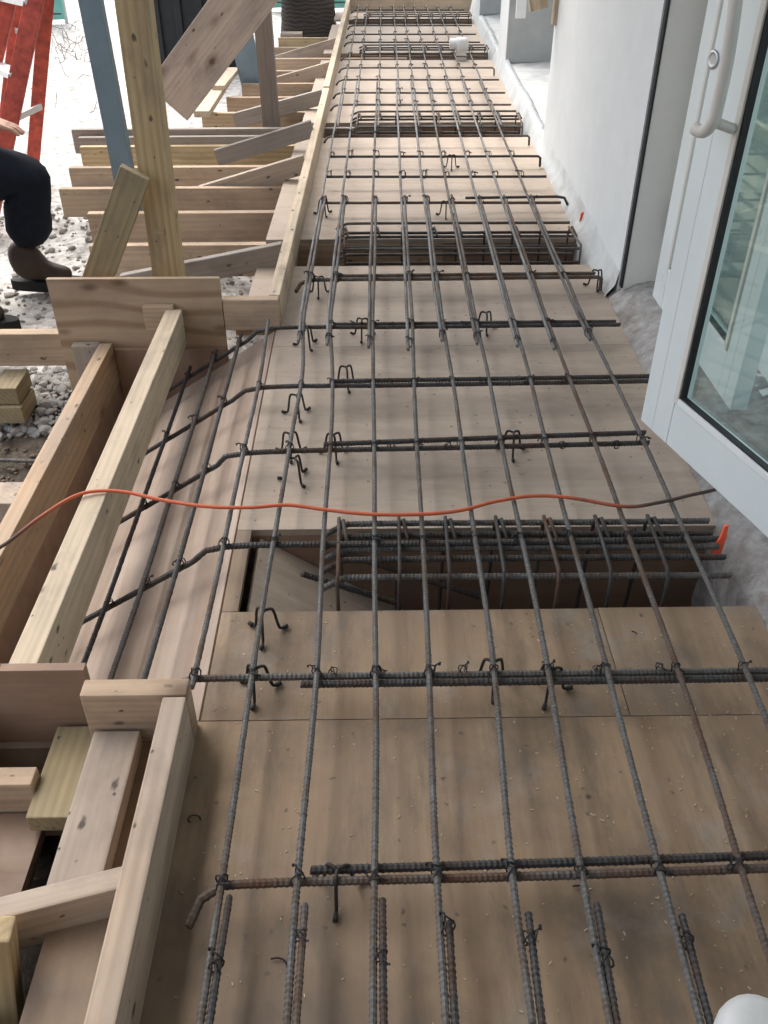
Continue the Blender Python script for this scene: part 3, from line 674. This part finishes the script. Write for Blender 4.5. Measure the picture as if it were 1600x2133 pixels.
# ------------------------------------------------------------------ bar chairs
def chair_mesh():
    vs = []; fs = []
    def add(path, r):
        v, f = tubemesh(catmull(path, .004), r, 6); k = len(vs); vs.extend(v); fs.extend(tuple(q + k for q in ff) for ff in f)
    for a in (0.05, 2.15, 4.25):
        c, s = math.cos(a), math.sin(a)
        add([(0, 0, .057), (c * .008, s * .008, .058), (c * .016, s * .016, .056), (c * .020, s * .020, .045), (c * .024, s * .024, .022), (c * .028, s * .028, .007), (c * .034, s * .034, .004), (c * .043, s * .043, .006)], .0029)
        add([(c * .034, s * .034, .0045), (c * .045, s * .045, .0062)], .0043)
    me = bpy.data.meshes.new('bar_chair'); me.from_pydata(vs, [], fs); me.update(); me.materials.append(MT['chair'])
    for p in me.polygons: p.use_smooth = True
    return me
CH = chair_mesh()
CHP = [(555, 1322, 'in front of the nearest beam pocket', 4.5), (538, 1443, 'under the doubled bar before the nearest pocket, leftmost', 4.5), (1023, 1430, 'under the doubled bar before the nearest pocket, centre', 4.7), (1142, 1444, 'under the doubled bar before the nearest pocket, rightmost', 4.0), (705, 1862, 'under the rusty nearest cross bar', 4.6),
       (640, 722, 'beside the leftmost lapped bar end at the wall corner row', 5.6), (755, 704, 'in front of the wall corner row, second from the form', 4.6), (722, 806, 'in front of the second bent bar', 5.2), (620, 866, 'alone on the pale sheet left of the second bent bar', 5.3), (607, 948, 'under the bent bar above the orange cord, leftmost', 4.9), (697, 950, 'under the bent bar above the orange cord, second from left', 5.2), (1065, 945, 'under the bent bar above the orange cord, right of centre', 4.7), (617, 1000, 'tipped in front of the bent bar above the orange cord', 5.9), (665, 614, 'beside the long form, near the second pocket', 4.7), (928, 452, 'just beyond the second pocket at mid deck', 4.7), (940, 352, 'far out at mid deck before the third pocket', 4.7), (675, 448, 'beside the long form, beyond the second pocket', 5.4), (1010, 690, 'right of centre in front of the wall corner row', 4.9), (1240, 600, 'by the wall base before the wall corner', 4.7)]
for k, (px, py, lab, a) in enumerate(CHP):
    p = at(px, py, z=.0)
    o = link('bar_chair', CH, None, None, M.Translation(p) @ M.Rotation((4.71 + (a - 4.75) * .45) - 4.25, 4, 'Z') @ M.Diagonal((1.05, 1.05, 1.15, 1)))
    tag(o, 'small black wire bar chair ' + lab, 'bar chair', 'wire bar chairs on the deck')

# cut wire offcuts and sawdust
for k, (px, py, sc) in enumerate(((405, 1708, .010), (575, 2015, .016), (1320, 1320, .006), (1205, 1860, .014))):
    c = at(px, py, z=.003); pts = [c + V((math.cos(a) * sc, math.sin(a) * sc * .8, .001 * a)) for a in [j * .7 for j in range(7 if k == 0 else 4)]]
    tag(tube('wire_offcut', pts, .0014, 'wire', None, 5, .003), 'curled offcut of tie wire on the deck, %s' % ('beside the near form', 'between the two left lapped bars', 'by the lip of the nearest pocket', 'under the nearest cross bars right of centre')[k], 'wire offcut', 'offcuts of tie wire on the deck')
def flecks():
    bm = bmesh.new()
    for k in range(620):
        y = random.choice((random.uniform(.5, 1.36), random.uniform(.5, 1.36), random.uniform(.5, 2.6))); x = random.uniform(-.3, wb(y) - .02)
        if 1.36 < y < 1.67: continue
        if random.random() < .5: x = random.gauss(.6, .18)
        if x > wb(y) - .01 or x < -.3: continue
        s = random.uniform(.0008, .0024)
        bmesh.ops.create_cube(bm, size=1, matrix=M.Translation((x, y, .001)) @ M.Rotation(random.random() * 6, 4, 'Z') @ M.Diagonal((s * random.uniform(1, 3), s, .0012, 1)))
    me = bpy.data.meshes.new('sawdust'); bm.to_mesh(me); bm.free()
    tag(link('sawdust', me, MT['pale']), 'pale sawdust flecks on the near plywood', None, None, 'stuff')
flecks()

# ------------------------------------------------------------------ orange cord
CP = [(-80, 1172, .03), (0, 1140, .05), (80, 1080, .075), (150, 1036, .094), (200, 1023, .094), (262, 1025, .09), (335, 1041, .085), (430, 1055, .084), (520, 1057, .084), (600, 1052, .085), (680, 1062, .0825), (770, 1071, .0825), (880, 1071, .0825), (960, 1063, .0825), (1030, 1045, .0825), (1110, 1033, .0825), (1190, 1037, .0825), (1300, 1055, .0825), (1372, 1047, .0825), (1440, 1031, .0825), (1495, 1018, .084), (1590, 985, .08), (1700, 960, .085)]
tag(tube('extension_cord', [at(a, b, z=c) for a, b, c in CP], .0042, 'cord', None, 10, .01), 'orange extension cord lying across the bars and side boards', 'cord')

# ------------------------------------------------------------------ building on the right
def grid_thing(name, ys, prof, mat, amp, label, cat, sc=9):
    """prof(y) -> list of (x,z); rough surface with noise"""
    vs = []; n = None
    for y in ys:
        pr = prof(y); fp = []
        for (a, b) in zip(pr, pr[1:]):
            m = max(1, int(math.hypot(b[0] - a[0], b[1] - a[1]) / .02)); fp += [(a[0] + (b[0] - a[0]) * k / m, a[1] + (b[1] - a[1]) * k / m) for k in range(m)]
        fp.append(pr[-1]); n = n or len(fp); fp = (fp + [fp[-1]] * n)[:n]
        for x, z in fp:
            q = V((x * sc, y * sc, z * sc)); d = noise.noise(q) + .5 * noise.noise(q * 2.7)
            vs.append((x - amp * d, y, z + amp * .8 * noise.noise(q * 1.3 + V((5, 5, 5)))))
    fs = [(j * n + k, (j + 1) * n + k, (j + 1) * n + k + 1, j * n + k + 1) for j in range(len(ys) - 1) for k in range(n - 1)]
    me = bpy.data.meshes.new(name); me.from_pydata(vs, [], fs); me.update()
    return tag(link(name, me, MT[mat], smooth=True), label, cat)
fr = lambda a, b, s: [a + (b - a) * k / max(1, round((b - a) / s)) for k in range(max(1, round((b - a) / s)) + 1)]
bd = thing('building', (1.2, 4, -.3), 'white painted building wall with recessed openings along the right side', 'building')
def bpart(name, *a): return bx(name, *a, bd, 0)
def wallslab(name, y0, y1, th, z0, z1, mat, off=.04, parent=bd):
    poly = [(wb(y0) + off, y0), (wb(y0) + off + th, y0), (wb(y1) + off + th, y1), (wb(y1) + off, y1)]
    return prism(name, poly, z0, z1, mat, parent)
wallslab('wall', 3.0, 4.98, .5, -.4, 2.5, 'wall')
wallslab('wall', 6.93, 7.45, .5, -.4, 2.5, 'wall', .03)
wallslab('wall', 9.3, 11.5, .5, -.4, 2.5, 'wall', .03)
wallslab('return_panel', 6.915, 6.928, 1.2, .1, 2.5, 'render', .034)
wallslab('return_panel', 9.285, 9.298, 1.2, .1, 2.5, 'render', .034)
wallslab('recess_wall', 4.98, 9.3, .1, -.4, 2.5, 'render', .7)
bx('wall', 1.02, 1.3, -3, .98, -.4, 2.5, 'wall', bd, 0)
bx('wall', -2.4, 1.019, -3.0, -2.8, -.4, 2.5, 'render', bd, 0)  # rear wall out of view, added to darken the near end
tag_ = None
ov = link('shade_overhang', boxmesh(3.7, 9.8, .22, 0), MT['roofc'], bd, M.Translation((.55, .5, 2.62)))  # unseen slab overhead, its extent set to shade the near deck
def foot(y):
    b = wb(y); return [(b, -.45), (b, -.03), (b + .012, .0), (b + .045, .03), (b + .1, .062), (b + .22, .075), (b + .3, .075)]
o = grid_thing('footing', fr(.2, 3.02, .02), foot, 'conc', .008, None, None, 24); o.parent = bd; o.matrix_basis = bd.matrix_basis.inverted()
def kerb(y):
    b = wb(y); h = .045 + .02 * noise.noise((y * 2, 0, 0)) + (.06 if y > 4.95 else 0) * min(1, (y - 4.95) / .1 if y > 4.95 else 0); return [(b, -.42), (b, -.01), (b + .006, .01), (b + .03, h), (b + .046, h + .08)] if y < 4.98 or 6.93 < y < 7.45 or y > 9.3 else [(b, -.42), (b, -.01), (b + .006, .01), (b + .03, h - .01), (b + .06, h)]
o = grid_thing('plaster_skim', fr(3.001, 10.3, .04), kerb, 'skim', .003, None, None); o.parent = bd; o.matrix_basis = bd.matrix_basis.inverted()
def sillp(y): b = wb(y); return [(b + .05, .085), (b + .3, .10), (b + .75, .11)]
for a, b_ in ((4.96, 6.93), (7.44, 9.3)):
    o = grid_thing('sill', fr(a, b_, .05), sillp, 'sill', .008, None, None, 5); o.parent = bd; o.matrix_basis = bd.matrix_basis.inverted()
bx('interior_floor', 1.075, 6.5, -3, 6, .02, .074, 'tile', bd, 0)
bx('interior_wall', 5.6, 5.7, -3, 6, .075, .9, 'wall', bd, 0)
# door jamb
x0 = wb(3) + .04
bx('door_jamb', x0 + .012, x0 + .16, 2.975, 2.999, .03, 2.4, 'jamb', bd, .002)
bx('gasket', x0 + .0045, x0 + .0115, 2.972, 2.9985, .045, 2.4, 'black', bd, .002)
bx('door_frame', x0 + .135, x0 + .2, 2.90, 2.974, .05, 2.4, 'upvc', bd, .004)
bx('strike_plate', x0 + .128, x0 + .1345, 2.93, 2.96, .24, .345, 'black', bd, .001)
p0, p1 = at(1135, 30, y=4.9), at(1160, 30, y=4.9)
board('wood_blocking', V((wb(4.95) + .055, 4.935, .60)), V((wb(4.95) + .055, 4.935, 2.4)), .075, .05, (1, 0, 0), 'pale', bd)
board('wood_blocking', V((wb(4.95) - .04, 4.995, .66)), V((wb(4.95) - .17, 4.995, 1.2)), .09, .04, (1, 0, 0), 'pale', bd)
q = at(1084, 38, y=6.6)
tag(board('trim_strip', q, q + V((-.01, 0, 1.4)), .065, .02, (1, 0, 0), 'white'), 'white trim strip hanging in the recessed opening', 'trim')

# rear and side leaves of the glazed double door
def leaf(root, P, Q, zb, zt, stile, rail, th):
    """P free corner, Q hinge corner (world XY) of a leaf whose visible face contains PQ"""
    P, Q = V((P[0], P[1], 0)), V((Q[0], Q[1], 0)); d = (Q - P).normalized(); L = (Q - P).length; nn = V((-d.y, d.x, 0))
    if nn.dot(EYE - P) < 0: nn = -nn
    R = M((d, nn, V((0, 0, 1)))).transposed().to_4x4()
    def part(name, s0, s1, z0, z1, n0, n1, mat, bev=.003):
        c = P + d * (s0 + s1) / 2 + nn * (n0 + n1) / 2 + V((0, 0, (z0 + z1) / 2)); mw = R.copy(); mw.translation = c
        return link(name, boxmesh(s1 - s0, n1 - n0, z1 - z0, bev), MT[mat], root, mw)
    part('stile', 0, stile, zb, zt, -th, 0, 'upvc'); part('stile', L - stile, L, zb, zt, -th, 0, 'upvc')
    part('bottom_rail', stile + .0005, L - stile - .0005, zb, zb + rail, -th, -.0005, 'upvc'); part('top_rail', stile + .0005, L - stile - .0005, zt - rail, zt, -th, -.0005, 'upvc')
    b = .016
    part('glazing_bead', stile, stile + b, zb + rail, zt - rail, -.012, .006, 'jamb', .002); part('glazing_bead', L - stile - b, L - stile, zb + rail, zt - rail, -.012, .006, 'jamb', .002)
    part('glazing_bead', stile + b, L - stile - b, zb + rail, zb + rail + b, -.012, .006, 'white', .002)
    g = .007
    part('gasket', stile + b, stile + b + g, zb + rail + b, zt - rail, -.014, .001, 'black', 0); part('gasket', stile + b, L - stile - b, zb + rail + b, zb + rail + b + g * .6, -.014, .001, 'black', 0)
    part('glass_pane', stile + .004, L - stile - .004, zb + rail + .004, zt - rail - .004, -.024, -.018, 'glass', 0)
    part('groove', .052, .0535, zb + .002, zt, -.002, .0004, 'handle', 0)
    return P, d, nn
ZB = .11
A = at(1334, 875, z=ZB); B = at(1600, 1122, z=ZB); dd = (B - A).normalized(); Q = A + dd * .98
dr = thing('glazed_door', (Q.x, Q.y, ZB), 'white glazed door standing open with an ivory pull handle', 'door')
P, d, nn = leaf(dr, A, Q, ZB, 2.2, .118, .118, .045)
def onleaf(px, py, off=0):
    ray = C2W @ V((px - CX, CY - py, -F)); t = ((P + nn * off) - EYE).dot(nn) / ray.dot(nn); return EYE + ray * t
h0 = onleaf(1532, 5, .06); h1 = onleaf(1516, 120, .06); h2 = onleaf(1494, 225, .06)
he = [onleaf(1530, -120, .0), onleaf(1536, -115, .045), onleaf(1535, -60, .06), h0, h1, h2, onleaf(1484, 256, .062), onleaf(1466, 274, .062), onleaf(1447, 268, .066)]
hd = tube('handle', he, .0125, 'handle', dr, 14, .008)
tube('handle_mount', [onleaf(1488, 254, .055), onleaf(1520, 266, .02), onleaf(1528, 268, -.001)], .010, 'handle', hd, 12, .008)
cy = onleaf(1487, 124, .0)
mw = M((d, V((0, 0, 1)), -nn)).transposed().to_4x4(); mw.translation = cy
lk = lathe('lock_cylinder', [(.017, .002), (.018, -.002), (.016, -.004), (.011, -.004), (.010, -.003), (.0095, -.003)], 'metal', dr); lk.matrix_basis = dr.matrix_basis.inverted() @ mw
# second leaf seen through the glass
A2 = at(1520, 855, z=.11); B2 = at(1385, 655, z=.11); d2 = (B2 - A2).normalized(); L2 = 1.0
dr2 = thing('glazed_door', (B2.x, B2.y, .11), 'second white glazed door leaf seen through the open door', 'door')
leaf(dr2, A2, A2 + d2 * max(.75, (B2 - A2).length), .11, 2.2, .10, .12, .045)

# painted tie marks
for px, py, y, lab in ((1525, 1130, 1.50, 'orange painted tag on a bar end in the nearest beam pocket'), (1208, 472, 3.70, 'orange painted tag on the wall base at the second beam pocket')):
    c = at(px, py, y=y) if y > 2 else V((wb(1.374) - .03 + .004, 1.523, .050)); s = .046 if y < 2 else .056
    pr = [(-.2, -1.0), (.35, -.75), (.45, .35), (.3, 1.1), (-.05, 1.0), (-.2, .3), (-.6, -.1), (-.55, -.7)]
    bm = bmesh.new(); f = bm.faces.new([bm.verts.new((a * s * .45, 0, b * s)) for a, b in pr]); r = bmesh.ops.extrude_face_region(bm, geom=[f])
    for v in r['geom']:
        if isinstance(v, bmesh.types.BMVert): v.co.y += .006
    bmesh.ops.recalc_face_normals(bm, faces=bm.faces[:]); me = bpy.data.meshes.new('marking_tag'); bm.to_mesh(me); bm.free()
    tag(link('marking_tag', me, MT['paint'], None, M.Translation(c)), lab, 'marking tag', 'orange tags by the wall')

# PVC stubs
c = at(1590, 2150, z=.15)
tp = thing('pvc_stub', (c.x, c.y, 0), 'white rounded pvc pipe stub cut off by the bottom right corner', 'pipe')
lathe('pipe', [(.044, 0), (.044, .10), (.044, .1195)], 'pvc', tp).matrix_basis = M.Identity(4)
lathe('cap', [(.0445, .095), (.050, .096), (.051, .128), (.048, .142), (.039, .152), (.022, .157), (.004, .158)], 'pvc', tp).matrix_basis = M.Identity(4)
c = at(960, 126, z=0)
tp = thing('pvc_stub', (c.x, c.y, 0), 'white pvc fitting standing in the far bars near the wall', 'pipe')
lathe('pipe', [(.042, -.02), (.042, .10), (.042, .12)], 'pvc', tp).matrix_basis = M.Identity(4)
lathe('cap', [(.050, .07), (.053, .075), (.053, .140), (.045, .155), (.02, .16)], 'pvc', tp, seg=10).matrix_basis = M.Identity(4)
el = lathe('elbow', [(.045, -.09), (.047, -.085), (.047, -.02), (.04, .0)], 'pvc', tp); el.matrix_basis = M.Translation((-.02, 0, .115)) @ M.Scale(.8, 4) @ M.Rotation(math.pi / 2, 4, 'Y')

# ------------------------------------------------------------------ background
pt = thing('palm_tree', (0, 0, 0), 'dark ringed palm trunk beyond the far end of the form', 'palm tree')
c = at(645, 92, z=GZ); pt.matrix_basis = M.Translation(c)
prof = []
for k in range(60):
    z = k * .065; prof.append((.265 - .01 * z + (.005 if k % 2 else 0) + .05 * math.exp(-z * 6), z - .05))
lathe('trunk', prof, 'bark', pt, seg=28).matrix_basis = M.Identity(4)
vs = []; fs = []
for k in range(22):
    a = k * 2.4; el_ = random.uniform(-.3, 1.0); L = random.uniform(1.6, 2.2)
    for s in range(26):
        u = s / 25; r = L * u; bx_, by_ = math.cos(a) * r * math.cos(el_), math.sin(a) * r * math.cos(el_); bz = 3.85 + r * math.sin(el_) - .55 * u * u * L
        for sd in (1, -1):
            w_ = .45 * math.sin(math.pi * min(1, u + .08)) + .05; k0 = len(vs)
            tx, ty = -math.sin(a) * sd, math.cos(a) * sd
            vs += [(bx_, by_, bz), (bx_ + math.cos(a) * .05, by_ + math.sin(a) * .05, bz), (bx_ + tx * w_ + math.cos(a) * .2, by_ + ty * w_ + math.sin(a) * .2, bz - .2 * w_)]
            fs.append((k0, k0 + 1, k0 + 2))
me = bpy.data.meshes.new('crown'); me.from_pydata(vs, [], fs); link('crown', me, MT['leaf'], pt).matrix_basis = M.Identity(4)
def fence(x0, x1, y, label, top=1.6):
    t = thing('mesh_fence', ((x0 + x1) / 2, y, GZ), label, 'fence', 'green mesh fences at the back')
    vs = []; fs = []; n = int((x1 - x0) / .05)
    for i in range(n + 1):
        for k in range(30):
            vs.append((x0 + (x1 - x0) * i / n, y + .05 * math.sin(i * .35) + .02 * noise.noise((i * .2, k * .3, 0)), GZ + .03 + (top - GZ) * k / 29))
    for i in range(n):
        for k in range(29): fs.append((i * 30 + k, (i + 1) * 30 + k, (i + 1) * 30 + k + 1, i * 30 + k + 1))
    me = bpy.data.meshes.new('mesh_sheet'); me.from_pydata(vs, [], fs); o = link('mesh_sheet', me, MT['mesh'], t); o.matrix_basis = t.matrix_basis.inverted()
    so = o.modifiers.new('th', 'SOLIDIFY'); so.thickness = .004
    for k in range(4):
        x = x0 + (x1 - x0) * k / 3; tube('post', [(x, y + .09, GZ - .1), (x, y + .09, top + .05)], .022, 'metal', t)
    for k in range(5):
        z = GZ + .1 + .18 * k; tube('rail_wire', [(x0, y - .06, z), (x1, y - .06, z)], .008, 'bard', t)
fence(-1.25, 3.2, 12.6, 'green mesh fence behind the palm trunk')
a = at(45, 48, z=GZ); b_ = at(138, 46, z=GZ)
fence(a.x - 1.5, b_.x, a.y, 'green mesh fence panel behind the red ladder')
a, b_ = at(312, 150, z=GZ), at(506, 142, z=GZ)
dc = thing('waste_container', ((a.x + b_.x) / 2, a.y + .6, GZ), 'black waste container behind the posts and the wide plank', 'container')
bx('body', a.x, b_.x, a.y, a.y + 1.2, GZ, 1.3, 'container', dc, .02)
bx('rim', a.x - .03, b_.x + .03, a.y - .03, a.y + 1.23, 1.301, 1.38, 'container', dc, .01)
for k in range(4): bx('rib', a.x + .1 + k * (b_.x - a.x - .25) / 3, a.x + .16 + k * (b_.x - a.x - .25) / 3, a.y - .03, a.y - .001, GZ + .05, 1.28, 'container', dc, .005)

# ladder
YL = 4.75
ld = thing('stepladder', at(40, 420, y=YL), 'red fibreglass stepladder with aluminium treads behind the worker', 'ladder')
def rail(px0, py0, px1, py1, y0, y1, w):
    a, b_ = at(px0, py0, y=y0), at(px1, py1, y=y1); e = a - b_
    # carry on down to the ground and up to the top
    lo = b_ + e * ((GZ - .02 - b_.z) / e.z); hi = b_ + e * ((1.75 - b_.z) / e.z)
    board('rail', lo, hi, w, .035, (1, .2, 0), 'red_fg', ld, .004); return lo, hi
f1 = rail(72, 0, 18, 260, 4.85, 4.62, .085)
f2 = rail(15, 0, -45, 260, 5.05, 4.9, .085)
r1 = rail(97, 0, 72, 300, 5.0, 5.25, .07)
r2 = rail(40, 0, 5, 300, 5.35, 5.6, .07)
for k in range(6):
    z = GZ + .12 + .29 * k
    g = lambda r: r[0] + (r[1] - r[0]) * ((z - r[0].z) / (r[1].z - r[0].z))
    board('tread', g(f1), g(f2), .085, .03, (1, -.3, 0), 'alu', ld, .003)
for k in range(3):
    z = GZ + .3 + .5 * k
    board('rear_brace', g(r1), g(r2), .03, .02, (0, 0, 1), 'alu', ld, .002)
board('spreader', at(22, 252, y=4.7), at(86, 222, y=5.12), .03, .012, (0, 0, 1), 'alu', ld, .002)

# ------------------------------------------------------------------ worker (mostly outside the frame)
def skinned(name, verts, edges, radii, mat, parent=None, sub=2, root=0):
    me = bpy.data.meshes.new(name); me.from_pydata([V(v) for v in verts], edges, []); me.update()
    o = link(name, me, MT[mat], parent)
    if parent is not None: o.matrix_basis = parent.matrix_basis.inverted()
    md = o.modifiers.new('skin', 'SKIN'); md.use_smooth_shade = True
    for i, r in enumerate(radii):
        sv = me.skin_vertices[0].data[i]; sv.radius = (r, r) if not isinstance(r, tuple) else r; sv.use_root = i == root
    s = o.modifiers.new('sub', 'SUBSURF'); s.levels = sub; s.render_levels = sub
    return o
W0 = V((-1.9, 3.72, GZ))
wk = thing('person', W0, 'worker in dark trousers and brown boots seated at the left edge, only a leg showing', 'person')
hip = V((-1.94, 3.74, .20)); kn = at(72, 368, y=3.80); an = at(55, 520, y=3.80)
hip2 = V((-1.96, 3.52, .20)); kn2 = V((-1.76, 3.34, .26)); an2 = V((-1.66, 3.40, -.17))
body = [V((-1.95, 3.63, .24)), V((-1.98, 3.63, .42)), V((-1.95, 3.63, .62)), V((-1.90, 3.63, .76)), V((-1.85, 3.63, .86)), V((-1.82, 3.63, .95)), V((-1.80, 3.63, 1.03)),
        V((-1.90, 3.83, .74)), V((-1.74, 3.90, .52)), V((-1.56, 3.80, .42)), V((-1.90, 3.43, .74)), V((-1.74, 3.38, .52)), V((-1.62, 3.46, .40))]
skinned('body', body, [(0, 1), (1, 2), (2, 3), (3, 4), (4, 5), (5, 6), (3, 7), (7, 8), (8, 9), (3, 10), (10, 11), (11, 12)],
        [.13, .135, .15, .13, .055, .085, .09, .06, .042, .03, .06, .042, .03], 'skin', wk)
skinned('shirt', body[:5] + [body[7], body[7].lerp(body[8], .75), body[10], body[10].lerp(body[11], .75)], [(0, 1), (1, 2), (2, 3), (3, 4), (3, 5), (5, 6), (3, 7), (7, 8)], [.145, .15, .163, .143, .06, .072, .056, .072, .056], 'shirt', wk)
for s, w in ((1, body[9]), (-1, body[12])):
    base = w + V((.03, 0, -.005)); hv = [w]; he_ = []; rr = [.03]
    hv.append(base + V((.045, 0, -.01))); he_.append((0, 1)); rr.append(.034)
    for k in range(4):
        off = (k - 1.5) * .019; ln = (.06, .07, .066, .052)[k]; b0 = len(hv)
        hv += [base + V((.075, off, -.012)), base + V((.075 + ln * .55, off * 1.1, -.022)), base + V((.075 + ln * .95, off * 1.15, -.045))]; he_ += [(1, b0), (b0, b0 + 1), (b0 + 1, b0 + 2)]; rr += [.0105, .009, .0075]
    b0 = len(hv); hv += [base + V((.03, -.038 * s, -.01)), base + V((.062, -.055 * s, -.02))]; he_ += [(1, b0), (b0, b0 + 1)]; rr += [.011, .009]
    skinned('hand', hv, he_, rr, 'skin', wk)
tv = [V((-1.95, 3.63, .22)), hip, hip.lerp(kn, .5) + V((0, 0, .03)), kn, kn.lerp(an, .35) + V((-.02, 0, 0)), an + V((.0, 0, -.0)), hip2, hip2.lerp(kn2, .5), kn2, kn2.lerp(an2, .4), an2]
skinned('trousers', tv, [(0, 1), (1, 2), (2, 3), (3, 4), (4, 5), (0, 6), (6, 7), (7, 8), (8, 9), (9, 10)], [.15, .135, .122, .112, .104, .104, .125, .10, .095, .095, .095], 'navy', wk)
tx = bpy.data.textures.new('folds', 'CLOUDS'); tx.noise_scale = .09
dm = [o for o in wk.children if o.name.startswith('trousers')][0].modifiers.new('folds', 'DISPLACE'); dm.texture = tx; dm.strength = .035; dm.mid_level = .5
def boot(ax, ay, az, yaw):
    c, s = math.cos(yaw), math.sin(yaw); g = lambda x, y, z: V((ax + x * c - y * s, ay + x * s + y * c, az + z))
    o = skinned('boot', [g(0, 0, .10), g(-.01, 0, .0), g(-.035, 0, -.055), g(.07, 0, -.045), g(.15, .0, -.058), g(.20, 0, -.066)], [(0, 1), (1, 2), (1, 3), (3, 4), (4, 5)], [.062, .056, .045, .047, .043, .032], 'boot', wk)
    pts = []
    for k in range(24):
        a = 2 * math.pi * k / 24; pts.append((.088 + .168 * math.cos(a), (.047 + .008 * math.cos(a)) * math.sin(a)))
    poly = [(g(x, y, 0).x, g(x, y, 0).y) for x, y in pts]
    prism('sole', poly, az - .125, az - .082, 'sole', o)
an_b = at(50, 545, y=3.80)
boot(an_b.x, an_b.y, max(an_b.z, GZ + .125), .0); boot(an2.x - .02, an2.y, GZ + .125, -.1)
hair = skinned('hair', [V((-1.80, 3.63, 1.06)), V((-1.85, 3.63, 1.02)), V((-1.86, 3.63, .95))], [(0, 1), (1, 2)], [.088, .085, .06], 'hair', wk)
for dx, dy, dz, r, nm in ((.085, .032, .985 - 1, .011, 'eye'), (.085, -.032, .985 - 1, .011, 'eye'), (.100, 0, .955 - 1, .014, 'nose'), (.084, .0, .918 - 1, .016, 'mouth'), (0, .088, .97 - 1, .022, 'ear'), (0, -.088, .97 - 1, .022, 'ear')):
    bm = bmesh.new(); bmesh.ops.create_uvsphere(bm, u_segments=10, v_segments=8, radius=r); me = bpy.data.meshes.new(nm); bm.to_mesh(me); bm.free()
    o = link(nm, me, MT['sole' if nm == 'eye' else 'skin'], wk, M.Translation((-1.80 + dx, 3.63 + dy, 1.0 + dz)), True)
bk = thing('bucket', (-1.97, 3.63, GZ), 'upturned grey bucket the worker sits on', 'bucket')
lathe('body', [(.16, -.02), (.15, .2), (.135, .37)], 'bucket', bk).matrix_basis = M.Identity(4)

# ------------------------------------------------------------------ light
w = bpy.data.worlds.new("World"); S.world = w; w.use_nodes = True; nt = w.node_tree
sky = nd(nt, 'ShaderNodeTexSky', sky_type='NISHITA'); sky.sun_disc = False
AZ, EL = math.radians(-25), math.radians(58)     # azimuth measured from +Y towards +X
sky.sun_elevation = EL; sky.sun_rotation = AZ; sky.air_density = .8; sky.dust_density = 4; sky.ozone_density = .6
bg = nt.nodes['Background']; bg.inputs['Strength'].default_value = .15
hs = nd(nt, 'ShaderNodeHueSaturation'); hs.inputs['Saturation'].default_value = .45
nt.links.new(sky.outputs[0], hs.inputs['Color']); nt.links.new(hs.outputs[0], bg.inputs['Color'])
sd_ = bpy.data.lights.new('sun', 'SUN'); sd_.energy = .5; sd_.angle = math.radians(60); sd_.color = (1, .96, .9)
so = bpy.data.objects.new('sun', sd_); COL.objects.link(so)
dirv = V((math.sin(AZ) * math.cos(EL), math.cos(AZ) * math.cos(EL), math.sin(EL)))
so.rotation_euler = dirv.to_track_quat('Z', 'Y').to_euler(); so.location = dirv * 20
S.view_settings.view_transform = 'Standard'; S.view_settings.look = 'None'; S.view_settings.exposure = 1.76; S.view_settings.gamma = 1
